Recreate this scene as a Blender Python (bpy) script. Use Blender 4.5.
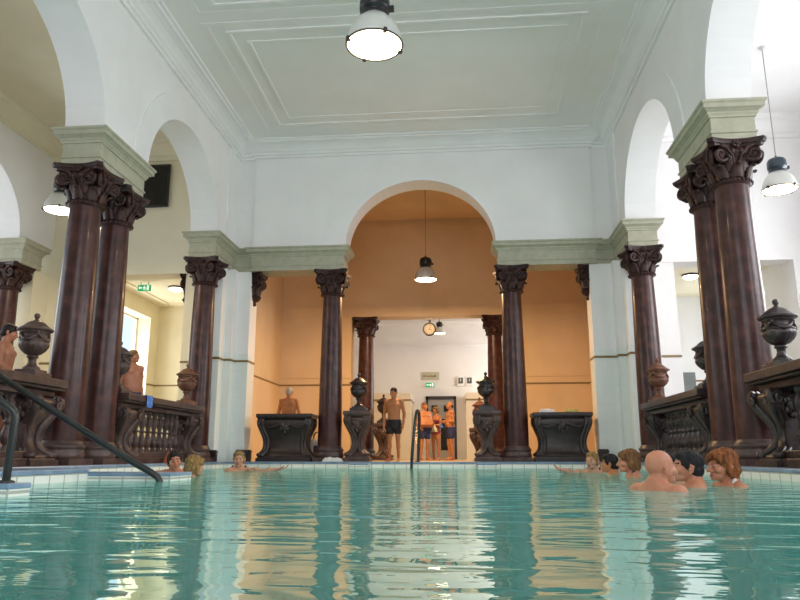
import bpy, bmesh, math, random
from mathutils import Vector, Matrix, noise

random.seed(7)
PI = math.pi
for o in list(bpy.data.objects):
    bpy.data.objects.remove(o)
scene = bpy.context.scene
COL = scene.collection

# ------------------------------------------------------------------ camera
PITCH, YAW, FPX = 0.22, 0.0881, 696.4
cd = bpy.data.cameras.new('camera')
cd.sensor_width = 36.0
cd.lens = FPX / 800.0 * 36.0
cd.clip_start = 0.02
cam = bpy.data.objects.new('camera', cd)
COL.objects.link(cam)
cam.location = (0.915, 0.0, 0.30)
cam.rotation_euler = (PI / 2 + PITCH, 0, YAW)
scene.camera = cam

# ------------------------------------------------------------------ world, exposure
scene.view_settings.view_transform = 'Standard'
scene.view_settings.look = 'None'
scene.view_settings.gamma = 1.0
scene.view_settings.use_curve_mapping = False
scene.view_settings.exposure = -0.12
world = bpy.data.worlds.new('daylight')
scene.world = world
world.use_nodes = True
world.node_tree.nodes['Background'].inputs[0].default_value = (0.72, 0.86, 1.0, 1)
world.node_tree.nodes['Background'].inputs[1].default_value = 1.3
scene.cycles.max_bounces = 10
scene.cycles.diffuse_bounces = 6
scene.cycles.sample_clamp_indirect = 6.0
scene.cycles.use_denoising = True


def area(name, loc, direction, sx, sy, power, color):
    l = bpy.data.lights.new(name, 'AREA')
    l.shape = 'RECTANGLE'
    l.size, l.size_y = sx, sy
    l.energy = power
    l.color = color
    o = bpy.data.objects.new(name, l)
    o.location = loc
    o.rotation_euler = Vector(direction).to_track_quat('-Z', 'Z').to_euler()
    COL.objects.link(o)
    return o


DAY = (0.97, 0.965, 1.0)
WARM = (1.0, 0.62, 0.31)
# daylight through the tall windows of the right aisle, the end wall behind the bathers and the left aisle
for yy in (2.5, 7.6, 12.64):
    area('window_daylight', (9.85, yy, 4.4), (-1, 0, -0.12), 2.6, 5.6, 590, DAY)
area('window_daylight', (0.0, -1.5, 4.9), (0, 1, 0.30), 5.0, 4.4, 310, DAY)
for yy in (7.6, 12.64):
    area('window_daylight', (-12.6, yy, 3.9), (1, 0, -0.1), 2.6, 4.6, 220, (0.93, 0.98, 1.0))
area('window_daylight', (4.6, 24.6, 3.2), (-1, 0, 0), 2.4, 3.0, 240, (1.0, 0.97, 0.92))
area('window_daylight', (-9.9, 19.3, 2.9), (1, 0, 0), 1.6, 2.6, 170, (1.0, 0.95, 0.84))
area('window_daylight', (9.9, 19.3, 2.9), (-1, 0, 0), 1.6, 2.6, 130, (0.93, 0.98, 1.0))

# ------------------------------------------------------------------ materials
MATS = {}


def mat(name, color, rough=0.6, spec=0.5, metal=0.0, coat=0.0):
    m = bpy.data.materials.new(name)
    m.use_nodes = True
    b = m.node_tree.nodes['Principled BSDF']
    b.inputs['Base Color'].default_value = (*color, 1)
    b.inputs['Roughness'].default_value = rough
    b.inputs['Specular IOR Level'].default_value = spec
    b.inputs['Metallic'].default_value = metal
    b.inputs['Coat Weight'].default_value = coat
    MATS[name] = m
    return m


def nd(m, typ, **kw):
    n = m.node_tree.nodes.new(typ)
    for k, v in kw.items():
        setattr(n, k, v)
    return n


def lk(m, a, b):
    m.node_tree.links.new(a, b)


def mottle(m, c1, c2, scale=4.0, detail=6.0, lo=0.35, hi=0.65, bump=0.0, c3=None, bscale=None, stretch=None):
    """base colour mixed between tones of the stone or paint itself by noise"""
    b = m.node_tree.nodes['Principled BSDF']
    tc = nd(m, 'ShaderNodeTexCoord')
    src = tc.outputs['Object']
    if stretch:
        mp = nd(m, 'ShaderNodeMapping')
        mp.inputs['Scale'].default_value = stretch
        lk(m, src, mp.inputs[0])
        src = mp.outputs[0]
    nz = nd(m, 'ShaderNodeTexNoise')
    nz.inputs['Scale'].default_value = scale
    nz.inputs['Detail'].default_value = detail
    lk(m, src, nz.inputs['Vector'])
    cr = nd(m, 'ShaderNodeValToRGB')
    cr.color_ramp.elements[0].position = lo
    cr.color_ramp.elements[0].color = (*c1, 1)
    cr.color_ramp.elements[1].position = hi
    cr.color_ramp.elements[1].color = (*c2, 1)
    if c3:
        e = cr.color_ramp.elements.new((lo + hi) / 2)
        e.color = (*c3, 1)
    lk(m, nz.outputs['Fac'], cr.inputs[0])
    lk(m, cr.outputs[0], b.inputs['Base Color'])
    if bump:
        bn = nd(m, 'ShaderNodeBump')
        bn.inputs['Strength'].default_value = bump
        bn.inputs['Distance'].default_value = 0.02
        nz2 = nd(m, 'ShaderNodeTexNoise')
        nz2.inputs['Scale'].default_value = bscale or scale * 6
        nz2.inputs['Detail'].default_value = 4
        lk(m, src, nz2.inputs['Vector'])
        lk(m, nz2.outputs['Fac'], bn.inputs['Height'])
        lk(m, bn.outputs[0], b.inputs['Normal'])
    return m


def tiles(m, c1, c2, mortar, w=0.15, h=0.15, flat=False, msize=0.006, bump=0.25, offset=0.0):
    b = m.node_tree.nodes['Principled BSDF']
    tc = nd(m, 'ShaderNodeTexCoord')
    sp = nd(m, 'ShaderNodeSeparateXYZ')
    lk(m, tc.outputs['Object'], sp.inputs[0])
    cb = nd(m, 'ShaderNodeCombineXYZ')
    if flat:
        lk(m, sp.outputs['X'], cb.inputs['X'])
        lk(m, sp.outputs['Y'], cb.inputs['Y'])
    else:
        ad = nd(m, 'ShaderNodeMath', operation='ADD')
        lk(m, sp.outputs['X'], ad.inputs[0])
        lk(m, sp.outputs['Y'], ad.inputs[1])
        lk(m, ad.outputs[0], cb.inputs['X'])
        lk(m, sp.outputs['Z'], cb.inputs['Y'])
    br = nd(m, 'ShaderNodeTexBrick')
    br.offset = offset
    br.inputs['Scale'].default_value = 1.0
    br.inputs['Brick Width'].default_value = w
    br.inputs['Row Height'].default_value = h
    br.inputs['Mortar Size'].default_value = msize
    br.inputs['Color1'].default_value = (*c1, 1)
    br.inputs['Color2'].default_value = (*c2, 1)
    br.inputs['Mortar'].default_value = (*mortar, 1)
    lk(m, cb.outputs[0], br.inputs['Vector'])
    lk(m, br.outputs['Color'], b.inputs['Base Color'])
    if bump:
        bn = nd(m, 'ShaderNodeBump', invert=True)
        bn.inputs['Strength'].default_value = bump
        bn.inputs['Distance'].default_value = 0.003
        lk(m, br.outputs['Fac'], bn.inputs['Height'])
        lk(m, bn.outputs[0], b.inputs['Normal'])
    return m


def emit(name, color, strength):
    m = mat(name, color, 0.5)
    b = m.node_tree.nodes['Principled BSDF']
    b.inputs['Emission Color'].default_value = (*color, 1)
    b.inputs['Emission Strength'].default_value = strength
    return m


M_WHITE = mottle(mat('white_plaster', (0.78, 0.82, 0.80), 0.75, 0.3), (0.80, 0.785, 0.775), (0.85, 0.835, 0.825), 1.3, 5, 0.3, 0.7, 0.05, bscale=40)
M_CEIL = mottle(mat('ceiling_plaster', (0.66, 0.68, 0.66), 0.8, 0.25), (0.83, 0.80, 0.77), (0.87, 0.845, 0.82), 0.9, 6, 0.3, 0.7, 0.05, bscale=30)
M_CREAM = mottle(mat('cream_plaster', (0.80, 0.74, 0.56), 0.75, 0.3), (0.76, 0.70, 0.53), (0.83, 0.77, 0.60), 1.2, 5, 0.3, 0.7, 0.04, bscale=40)
M_TAN = mottle(mat('tan_plaster', (0.70, 0.55, 0.36), 0.75, 0.3), (0.62, 0.47, 0.29), (0.70, 0.54, 0.35), 1.0, 5, 0.3, 0.7, 0.04, bscale=40)
M_TILEW = tiles(mat('pale_wall_tile', (0.7, 0.75, 0.72), 0.35), (0.76, 0.80, 0.77), (0.745, 0.785, 0.755), (0.70, 0.74, 0.71), 0.2, 0.2, msize=0.004, bump=0.1)
M_TILEC = tiles(mat('cream_wall_tile', (0.8, 0.7, 0.5), 0.35), (0.80, 0.72, 0.55), (0.78, 0.70, 0.53), (0.72, 0.64, 0.47), 0.2, 0.2, msize=0.004, bump=0.1)
M_GREEN = mottle(mat('sage_green_stone', (0.3, 0.36, 0.25), 0.6), (0.37, 0.36, 0.265), (0.45, 0.435, 0.33), 7, 8, 0.35, 0.7, 0.05)
M_MARB = mottle(mat('red_brown_marble', (0.09, 0.035, 0.03), 0.34, 0.32, coat=0.06), (0.026, 0.008, 0.007), (0.092, 0.032, 0.025), 5.5, 10, 0.3, 0.72, 0.0, (0.050, 0.016, 0.013))
M_CAPS = mottle(mat('carved_brown_marble', (0.05, 0.02, 0.018), 0.45, 0.32), (0.019, 0.007, 0.006), (0.055, 0.021, 0.017), 9, 8, 0.3, 0.7, 0.2)
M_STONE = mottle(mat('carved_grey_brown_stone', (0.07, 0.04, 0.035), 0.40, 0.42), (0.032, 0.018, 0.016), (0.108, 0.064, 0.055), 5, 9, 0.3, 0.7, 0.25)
M_DKSHADESTONE = mottle(mat('carved_dark_shaded_stone', (0.045, 0.034, 0.033), 0.33, 0.55), (0.012, 0.007, 0.007), (0.042, 0.026, 0.024), 6, 9, 0.3, 0.7, 0.25)  # dark stone, deepened further: shade of the right balustrade is in the colour
M_REDST = mottle(mat('carved_red_brown_stone', (0.15, 0.06, 0.03), 0.45, 0.32), (0.10, 0.042, 0.026), (0.20, 0.09, 0.055), 6, 9, 0.3, 0.7, 0.2)
M_BAND = mat('ochre_brown_band', (0.22, 0.145, 0.05), 0.4)
M_COPE = mottle(mat('blue_coping_tile', (0.25, 0.38, 0.55), 0.3), (0.15, 0.24, 0.37), (0.23, 0.33, 0.46), 6, 4)
M_POOLT = tiles(mat('white_pool_tile', (0.8, 0.82, 0.76), 0.2), (0.82, 0.84, 0.78), (0.78, 0.81, 0.76), (0.45, 0.45, 0.40), 0.25, 0.125, msize=0.010)
M_BASIN = tiles(mat('turquoise_pool_tile', (0.4, 0.7, 0.66), 0.4), (0.44, 0.74, 0.68), (0.40, 0.70, 0.65), (0.26, 0.52, 0.50), 0.25, 0.25, flat=True, msize=0.012)
M_FLOOR = tiles(mat('stone_floor_tile', (0.36, 0.33, 0.31), 0.35), (0.38, 0.36, 0.35), (0.33, 0.31, 0.31), (0.2, 0.19, 0.18), 0.3, 0.3, flat=True)
M_FLOORW = tiles(mat('ochre_floor_tile', (0.5, 0.36, 0.2), 0.35), (0.52, 0.38, 0.22), (0.46, 0.33, 0.19), (0.28, 0.2, 0.12), 0.3, 0.3, flat=True)
M_BLACK = mat('black_metal', (0.012, 0.013, 0.014), 0.35)
M_GUN = mat('dark_steel', (0.014, 0.018, 0.018), 0.3)
M_SHADE = mat('pale_enamel', (0.62, 0.62, 0.58), 0.28, metal=0.25)
M_GLOW = emit('lit_lamp_glass', (1.0, 0.80, 0.50), 13)
M_GLOWC = emit('lit_dome_glass', (1.0, 0.90, 0.70), 7)
M_WOODD = mat('dark_door_frame', (0.035, 0.028, 0.024), 0.4)
M_DOOR = mat('grey_door_paint', (0.46, 0.46, 0.44), 0.45)
M_GLASSD = mat('dark_door_glass', (0.025, 0.028, 0.028), 0.5, 0.2)
M_SIGN = mat('beige_sign', (0.52, 0.49, 0.36), 0.5)
M_SIGNT = mat('sign_ink', (0.12, 0.10, 0.06), 0.6)
M_EXIT = emit('green_exit_face', (0.0, 0.28, 0.11), 0.8)
M_EXITW = emit('white_exit_mark', (0.8, 0.95, 0.85), 0.9)
M_WPLAST = mat('white_plastic', (0.75, 0.76, 0.74), 0.4)
M_CLOCKF = mat('clock_face', (0.36, 0.31, 0.24), 0.5)
M_TRUNKB = mat('black_swim_cloth', (0.012, 0.012, 0.016), 0.75)
M_TRUNKN = mottle(mat('navy_swim_cloth', (0.02, 0.03, 0.10), 0.75), (0.014, 0.022, 0.075), (0.03, 0.045, 0.14), 14, 3)
M_BURG = mat('burgundy_swim_cloth', (0.16, 0.02, 0.035), 0.7)
M_TOWW = mottle(mat('white_towel', (0.72, 0.72, 0.70), 0.95), (0.64, 0.64, 0.62), (0.76, 0.76, 0.75), 20, 4, bump=0.5, bscale=120)
M_TOWY = mottle(mat('yellow_towel', (0.55, 0.48, 0.16), 0.95), (0.48, 0.42, 0.13), (0.6, 0.53, 0.2), 20, 4, bump=0.5, bscale=120)
M_TOWB = mottle(mat('blue_towel', (0.1, 0.22, 0.6), 0.95), (0.08, 0.17, 0.5), (0.16, 0.3, 0.7), 20, 4, bump=0.5, bscale=120)
M_TOWP = mottle(mat('pale_pink_towel', (0.7, 0.52, 0.55), 0.95), (0.62, 0.44, 0.48), (0.75, 0.6, 0.62), 20, 4, bump=0.5, bscale=120)
M_TOWO = mottle(mat('orange_towel', (0.6, 0.12, 0.02), 0.95), (0.55, 0.10, 0.015), (0.7, 0.16, 0.03), 20, 4, bump=0.5, bscale=120)
M_PALEB = mat('pale_blue_cap', (0.5, 0.72, 0.72), 0.6)
M_ROPE = mat('lamp_wire', (0.25, 0.24, 0.22), 0.5)
M_EYEW = mat('eye_white', (0.36, 0.30, 0.26), 0.35)
M_EYED = mat('eye_dark', (0.02, 0.015, 0.012), 0.2)


def polka():
    m = mat('spotted_cloth', (0.7, 0.65, 0.55), 0.9)
    b = m.node_tree.nodes['Principled BSDF']
    tc = nd(m, 'ShaderNodeTexCoord')
    v = nd(m, 'ShaderNodeTexVoronoi')
    v.inputs['Scale'].default_value = 16
    lk(m, tc.outputs['Object'], v.inputs['Vector'])
    cr = nd(m, 'ShaderNodeValToRGB')
    cr.color_ramp.interpolation = 'CONSTANT'
    cr.color_ramp.elements[0].color = (0.02, 0.02, 0.02, 1)
    cr.color_ramp.elements[1].position = 0.42
    cr.color_ramp.elements[1].color = (0.8, 0.75, 0.62, 1)
    lk(m, v.outputs['Distance'], cr.inputs[0])
    lk(m, cr.outputs[0], b.inputs['Base Color'])
    return m


M_POLKA = polka()


def skin(name, c):
    m = mat(name, c, 0.48, 0.4)
    d = tuple(x * f for x, f in zip(c, (0.90, 0.80, 0.76)))
    l = tuple(min(1, x * f) for x, f in zip(c, (1.06, 1.05, 1.03)))
    mottle(m, d, l, 9, 4, 0.3, 0.7)
    m.node_tree.nodes['Principled BSDF'].inputs['Subsurface Weight'].default_value = 0.0
    return m


SK_TANLIT = skin('tanned_warm_lit_skin', (0.46, 0.205, 0.088))  # tan skin pushed to orange, with warm lamp light mixed into the colour
SK_FAIR = skin('fair_skin', (0.50, 0.285, 0.19))
SK_PINK = skin('pink_skin', (0.48, 0.21, 0.125))
SK_LIP = mat('lip_skin', (0.33, 0.11, 0.08), 0.4)


def hairmat(name, c1, c2):
    m = mat(name, c1, 0.55, 0.2)
    return mottle(m, c1, c2, 30, 5, 0.3, 0.7, 0.8, bscale=60, stretch=(1, 1, 0.25))


H_DARK = hairmat('dark_hair', (0.010, 0.008, 0.007), (0.03, 0.023, 0.018))
H_BLACK = hairmat('black_hair', (0.006, 0.006, 0.008), (0.018, 0.017, 0.018))
H_RED = hairmat('auburn_hair', (0.10, 0.030, 0.010), (0.34, 0.12, 0.04))
H_BROWN = hairmat('light_brown_hair', (0.13, 0.075, 0.032), (0.27, 0.17, 0.08))
H_BLOND = hairmat('blond_hair', (0.15, 0.085, 0.028), (0.36, 0.23, 0.09))
H_GREY = hairmat('grey_hair', (0.30, 0.28, 0.25), (0.55, 0.52, 0.48))
H_GINGER = hairmat('ginger_brown_hair', (0.12, 0.055, 0.022), (0.25, 0.12, 0.05))


def water_material():
    m = bpy.data.materials.new('pool_water')
    m.use_nodes = True
    nt = m.node_tree
    nt.nodes.clear()
    out = nd(m, 'ShaderNodeOutputMaterial')
    tc = nd(m, 'ShaderNodeTexCoord')
    mp = nd(m, 'ShaderNodeMapping')
    mp.inputs['Scale'].default_value = (1.0, 2.3, 1.0)
    lk(m, tc.outputs['Object'], mp.inputs[0])
    n1 = nd(m, 'ShaderNodeTexNoise')
    n1.inputs['Scale'].default_value = 1.7
    n1.inputs['Detail'].default_value = 2.0
    n1.inputs['Distortion'].default_value = 0.6
    n2 = nd(m, 'ShaderNodeTexNoise')
    n2.inputs['Scale'].default_value = 4.5
    n2.inputs['Detail'].default_value = 2.0
    for n in (n1, n2):
        lk(m, mp.outputs[0], n.inputs['Vector'])
    b1 = nd(m, 'ShaderNodeBump')
    b1.inputs['Strength'].default_value = 1.0
    b1.inputs['Distance'].default_value = 0.016
    lk(m, n1.outputs['Fac'], b1.inputs['Height'])
    b2 = nd(m, 'ShaderNodeBump')
    b2.inputs['Strength'].default_value = 1.0
    b2.inputs['Distance'].default_value = 0.0022
    lk(m, n2.outputs['Fac'], b2.inputs['Height'])
    lk(m, b1.outputs[0], b2.inputs['Normal'])
    gl = nd(m, 'ShaderNodeBsdfGlossy')
    gl.inputs['Roughness'].default_value = 0.02
    gl.inputs['Color'].default_value = (0.93, 1.0, 0.98, 1)
    lk(m, b2.outputs[0], gl.inputs['Normal'])
    df = nd(m, 'ShaderNodeBsdfDiffuse')
    df.inputs['Color'].default_value = (0.16, 0.63, 0.54, 1)
    tr = nd(m, 'ShaderNodeBsdfTransparent')
    tr.inputs['Color'].default_value = (0.42, 0.80, 0.74, 1)
    body = nd(m, 'ShaderNodeMixShader')
    body.inputs[0].default_value = 0.30
    lk(m, df.outputs[0], body.inputs[1])
    lk(m, tr.outputs[0], body.inputs[2])
    fr = nd(m, 'ShaderNodeFresnel')
    fr.inputs['IOR'].default_value = 1.33
    lk(m, b2.outputs[0], fr.inputs['Normal'])
    mx = nd(m, 'ShaderNodeMixShader')
    fm = nd(m, 'ShaderNodeMath', operation='MULTIPLY')
    fm.inputs[1].default_value = 0.66
    lk(m, fr.outputs[0], fm.inputs[0])
    lk(m, fm.outputs[0], mx.inputs[0])
    lk(m, body.outputs[0], mx.inputs[1])
    lk(m, gl.outputs[0], mx.inputs[2])
    lk(m, mx.outputs[0], out.inputs[0])
    return m


M_WATER = water_material()


# ------------------------------------------------------------------ mesh helpers
class MB:
    def __init__(self):
        self.v, self.f, self.s = [], [], []

    def add(self, vs, fs, smooth=False, M=None):
        o = len(self.v)
        for p in vs:
            p = Vector(p)
            self.v.append(M @ p if M else p)
        for f in fs:
            self.f.append([i + o for i in f])
            self.s.append(smooth)
        return self

    def box(self, a, b, M=None):
        (x0, y0, z0), (x1, y1, z1) = a, b
        x0, x1 = min(x0, x1), max(x0, x1)
        y0, y1 = min(y0, y1), max(y0, y1)
        z0, z1 = min(z0, z1), max(z0, z1)
        vs = [(x0, y0, z0), (x1, y0, z0), (x1, y1, z0), (x0, y1, z0), (x0, y0, z1), (x1, y0, z1), (x1, y1, z1), (x0, y1, z1)]
        return self.add(vs, [(0, 3, 2, 1), (4, 5, 6, 7), (0, 1, 5, 4), (1, 2, 6, 5), (2, 3, 7, 6), (3, 0, 4, 7)], M=M)

    def rings(self, rings, smooth=True, cap0=True, cap1=True, M=None):
        n = len(rings[0])
        vs = [p for r in rings for p in r]
        fs = []
        for i in range(len(rings) - 1):
            for j in range(n):
                k = (j + 1) % n
                fs.append((i * n + j, i * n + k, (i + 1) * n + k, (i + 1) * n + j))
        self.add(vs, fs, smooth, M)
        if cap0:
            self.add(rings[0], [tuple(reversed(range(n)))], False, M)
        if cap1:
            self.add(rings[-1], [tuple(range(n))], False, M)
        return self

    def lathe(self, prof, n=32, M=None, smooth=True, mod=None):
        rr = []
        for r, z in prof:
            ring = []
            for j in range(n):
                a = 2 * PI * j / n
                q = r * (mod(a, z) if mod else 1)
                ring.append((q * math.cos(a), q * math.sin(a), z))
            rr.append(ring)
        return self.rings(rr, smooth, M=M)

    def tube(self, pts, r, n=10, M=None):
        pts = [Vector(p) for p in pts]
        rs = r if isinstance(r, (list, tuple)) else [r] * len(pts)
        rr = []
        up = None
        for i, p in enumerate(pts):
            t = (pts[min(i + 1, len(pts) - 1)] - pts[max(i - 1, 0)]).normalized()
            if up is None:
                up = Vector((0, 0, 1)) if abs(t.z) < 0.9 else Vector((1, 0, 0))
            a = t.cross(up).normalized()
            up = a.cross(t).normalized()
            rr.append([p + (a * math.cos(2 * PI * j / n) + up * math.sin(2 * PI * j / n)) * rs[i] for j in range(n)])
        return self.rings(rr, True, M=M)

    def prism(self, poly, z0, z1, M=None, smooth=False):
        """poly: xy outline, extruded along z"""
        return self.rings([[(x, y, z0) for x, y in poly], [(x, y, z1) for x, y in poly]], smooth, M=M)

    def ell(self, c, r, n=16, m=10, M=None):
        rr = []
        for i in range(1, m):
            t = PI * i / m
            rr.append([(c[0] + r[0] * math.sin(t) * math.cos(2 * PI * j / n), c[1] + r[1] * math.sin(t) * math.sin(2 * PI * j / n), c[2] - r[2] * math.cos(t)) for j in range(n)])
        return self.rings(rr, True, M=M)

    def build(self, name, material, parent=None, kind=None, bevel=0.0):
        me = bpy.data.meshes.new(name)
        me.from_pydata([tuple(p) for p in self.v], [], self.f)
        me.polygons.foreach_set('use_smooth', self.s)
        bm = bmesh.new()
        bm.from_mesh(me)
        bmesh.ops.recalc_face_normals(bm, faces=bm.faces)
        bm.to_mesh(me)
        bm.free()
        me.update()
        me.materials.append(material)
        o = bpy.data.objects.new(name, me)
        COL.objects.link(o)
        if parent:
            o.parent = parent
        if kind:
            o['kind'] = kind
        if bevel:
            b = o.modifiers.new('bevel', 'BEVEL')
            b.width = bevel
            b.segments = 2
            b.limit_method = 'ANGLE'
        return o


def struct(name, mb, m, bevel=0.0):
    return mb.build(name, m, kind='structure', bevel=bevel)


def tag(o, label, cat, group=None):
    o['label'] = label
    o['category'] = cat
    o['kind'] = 'thing'
    if group:
        o['group'] = group
    return o


def thing(name, label, cat, loc=(0, 0, 0), rz=0.0, group=None):
    o = bpy.data.objects.new(name, None)
    o.empty_display_size = 0.1
    o.location = loc
    o.rotation_euler = (0, 0, rz)
    COL.objects.link(o)
    return tag(o, label, cat, group)


def dup(root, loc, rz, label, group=None, skip=()):
    r = root.copy()
    COL.objects.link(r)
    r.location = loc
    r.rotation_euler = (0, 0, rz)
    r['label'] = label
    if group:
        r['group'] = group
    for ch in list(root.children):
        c = ch.copy()
        COL.objects.link(c)
        c.parent = r
        for g in ch.children:
            d = g.copy()
            COL.objects.link(d)
            d.parent = c
    return r


def offset_poly(poly, d):
    n = len(poly)
    out = []
    for i in range(n):
        p0, p1, p2 = Vector(poly[i - 1]), Vector(poly[i]), Vector(poly[(i + 1) % n])
        a = (p1 - p0).normalized()
        b = (p2 - p1).normalized()
        na, nb = Vector((a.y, -a.x)), Vector((b.y, -b.x))
        den = 1 + na.dot(nb)
        out.append(tuple(p1 + (na + nb) * (d / max(den, 0.2))))
    return out


def sweep(mb, poly, prof, cap0=True, cap1=True):
    """poly counter-clockwise plan outline, prof = (outward offset, z)"""
    rr = []
    for off, z in prof:
        rr.append([(x, y, z) for x, y in offset_poly(poly, off)])
    return mb.rings(rr, False, cap0, cap1)


# ------------------------------------------------------------------ main numbers
WL = 0.045      # water level
DK = 0.17       # pool deck
TZ = 4.60       # top of the capitals
EZ = 5.16       # top of the green entablature
CZ = 7.80       # ceiling
HX = 4.47       # inner face of the arcade walls
Y0, Y1 = -0.82, 15.70
COLX = 4.77
COLY = (9.64, 10.57, 14.71)
ARX, ARZ = 1.77, 1.60

# ------------------------------------------------------------------ pool and floors
mb = MB()
mb.box((-4.2, -0.12, -1.75), (4.2, 15.3, -1.60))
mb.box((-4.3, -0.22, -1.75), (-4.2, 15.4, WL - 0.02))
mb.box((4.2, -0.22, -1.75), (4.3, 15.4, WL - 0.02))
mb.box((-4.2, 15.3, -1.75), (4.2, 15.4, WL - 0.02))
mb.box((-4.2, -0.22, -1.75), (4.2, -0.12, WL - 0.02))
struct('floor_pool_basin', mb, M_BASIN)
mb = MB()
mb.add([(-4.2, -0.12, WL), (4.2, -0.12, WL), (4.2, 15.3, WL), (-4.2, 15.3, WL)], [(0, 1, 2, 3)])
struct('water', mb, M_WATER)

mb = MB()
mb.box((-5.15, -0.82, -0.3), (-4.22, 16.0, DK - 0.004))
mb.box((4.22, -0.82, -0.3), (5.15, 16.0, DK - 0.004))
mb.box((-4.22, 15.32, -0.3), (4.22, 16.0, DK - 0.004))
mb.box((-4.22, -0.82, -0.3), (4.22, -0.14, DK - 0.004))
struct('floor_pool_deck', mb, M_FLOOR)
mb = MB()
mb.box((-12.6, -0.82, 0.0), (-5.15, 16.0, 0.42))
mb.box((5.15, -0.82, 0.0), (9.6, 16.0, 0.42))
struct('floor_aisles', mb, M_FLOOR)
mb = MB()
mb.box((-9.4, 16.0, 0.0), (9.4, 27.2, DK - 0.002))
struct('floor_rear_hall', mb, M_FLOORW)

# coping and white tile band round the pool
mb = MB()
mb.box((-4.20, -0.12, WL - 0.3), (-4.32, 15.3, 0.13))
mb.box((4.20, -0.12, WL - 0.3), (4.32, 15.3, 0.13))
mb.box((-4.32, 15.3, WL - 0.3), (4.32, 15.42, 0.13))
struct('trim_1', mb, M_POOLT)
mb = MB()
mb.box((-4.19, -0.12, 0.13), (-4.42, 15.29, DK + 0.003))
mb.box((4.19, -0.12, 0.13), (4.42, 15.29, DK + 0.003))
mb.box((-4.42, 15.29, 0.13), (4.42, 15.62, DK + 0.003))
struct('trim_2', mb, M_COPE, bevel=0.012)


def pool_ledge(name, label, a, b, ztop, group=None):
    r = thing(name, label, 'pool step', ((a[0] + b[0]) / 2, (a[1] + b[1]) / 2, WL - 0.6), 0, group)
    cx, cy, cz = r.location
    mb = MB().box((a[0] - cx, a[1] - cy, -0.7), (b[0] - cx, b[1] - cy, ztop - 0.035 - cz))
    mb.build('tiled_body', M_POOLT, r)
    mb = MB().box((a[0] - cx - 0.008, a[1] - cy - 0.008, ztop - 0.035 - cz), (b[0] - cx + 0.008, b[1] - cy + 0.008, ztop - cz))
    mb.build('coping', M_COPE, r, bevel=0.01)
    return r


pool_ledge('pool_step', 'long low tiled ledge with blue coping in front of the two bathers by the balustrade', (-4.19, 7.18), (-2.10, 7.75), 0.126)
pool_ledge('pool_step', 'short tiled ledge with blue coping carrying the upright handrail post, at the bottom left', (-4.19, 4.33), (-1.96, 4.56), 0.126)
# landing between the ledges, set against the left side
mb = MB()
mb.box((-4.19, 4.56, -0.6), (-2.99, 7.18, 0.125))
struct('trim_3', mb, M_POOLT)
mb = MB()
mb.box((-4.19, 4.56, 0.125), (-2.98, 7.18, DK))
struct('trim_4', mb, M_COPE, bevel=0.01)
# two small step blocks at the far edge
for x, w in ((-1.28, 'below the pedestal left of the man in black'), (1.42, 'below the pedestal right of the doorway')):
    pool_ledge('edge_step', 'blue-topped block at the far pool edge ' + w, (x - 0.2, 14.95), (x + 0.2, 15.285), 0.142)


# ------------------------------------------------------------------ arcade walls
def arch_wall(mb, mp, u0, u1, z0, z1, t0, t1, arches, seg=28):
    """wall between u0..u1, z0..z1, thickness t0..t1 with arched openings (centre, rx, rz) springing at z0"""
    pts = [(u0, z0)]
    for c, rx, rz in sorted(arches):
        for k in range(seg + 1):
            a = PI - PI * k / seg
            pts.append((c + rx * math.cos(a), z0 + rz * math.sin(a)))
    pts.append((u1, z0))
    clean = [p for i, p in enumerate(pts) if i == 0 or (abs(p[0] - pts[i - 1][0]) + abs(p[1] - pts[i - 1][1])) > 1e-6]
    clean = [(min(max(u, u0), u1), z) for u, z in clean]
    n = len(clean)
    for i in range(n - 1):
        (ua, za), (ub, zb) = clean[i], clean[i + 1]
        sm = za > z0 + 1e-6 or zb > z0 + 1e-6
        if abs(ub - ua) > 1e-9:
            for t in (t0, t1):
                mb.add([mp(ua, t, za), mp(ub, t, zb), mp(ub, t, z1), mp(ua, t, z1)], [(0, 1, 2, 3)])
        mb.add([mp(ua, t0, za), mp(ub, t0, zb), mp(ub, t1, zb), mp(ua, t1, za)], [(0, 1, 2, 3)], sm)
    mb.add([mp(u0, t0, z1), mp(u1, t0, z1), mp(u1, t1, z1), mp(u0, t1, z1)], [(0, 1, 2, 3)])
    for u in (u0, u1):
        mb.add([mp(u, t0, z0), mp(u, t1, z0), mp(u, t1, z1), mp(u, t0, z1)], [(0, 1, 2, 3)])


def archivolt(mb, mp, c, rx, rz, w, z0, t, proud, seg=36, flat=0.0):
    """flat raised ring round an arch"""
    inn, out = [], []
    for k in range(seg + 1):
        a = PI - PI * k / seg
        ca, sa = math.cos(a), math.sin(a)
        inn.append((c + rx * ca, z0 + rz * sa))
        out.append((c + (rx + w) * ca, z0 + (rz + w) * sa))
    for k in range(seg):
        a, b, d, e = inn[k], inn[k + 1], out[k + 1], out[k]
        tp = t - proud
        mb.add([mp(a[0], tp, a[1]), mp(b[0], tp, b[1]), mp(d[0], tp, d[1]), mp(e[0], tp, e[1])], [(0, 1, 2, 3)], False)
        mb.add([mp(d[0], tp, d[1]), mp(e[0], tp, e[1]), mp(e[0], t, e[1]), mp(d[0], t, d[1])], [(0, 1, 2, 3)], False)
        mb.add([mp(a[0], tp, a[1]), mp(b[0], tp, b[1]), mp(b[0], t, b[1]), mp(a[0], t, a[1])], [(0, 1, 2, 3)], True)


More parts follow.
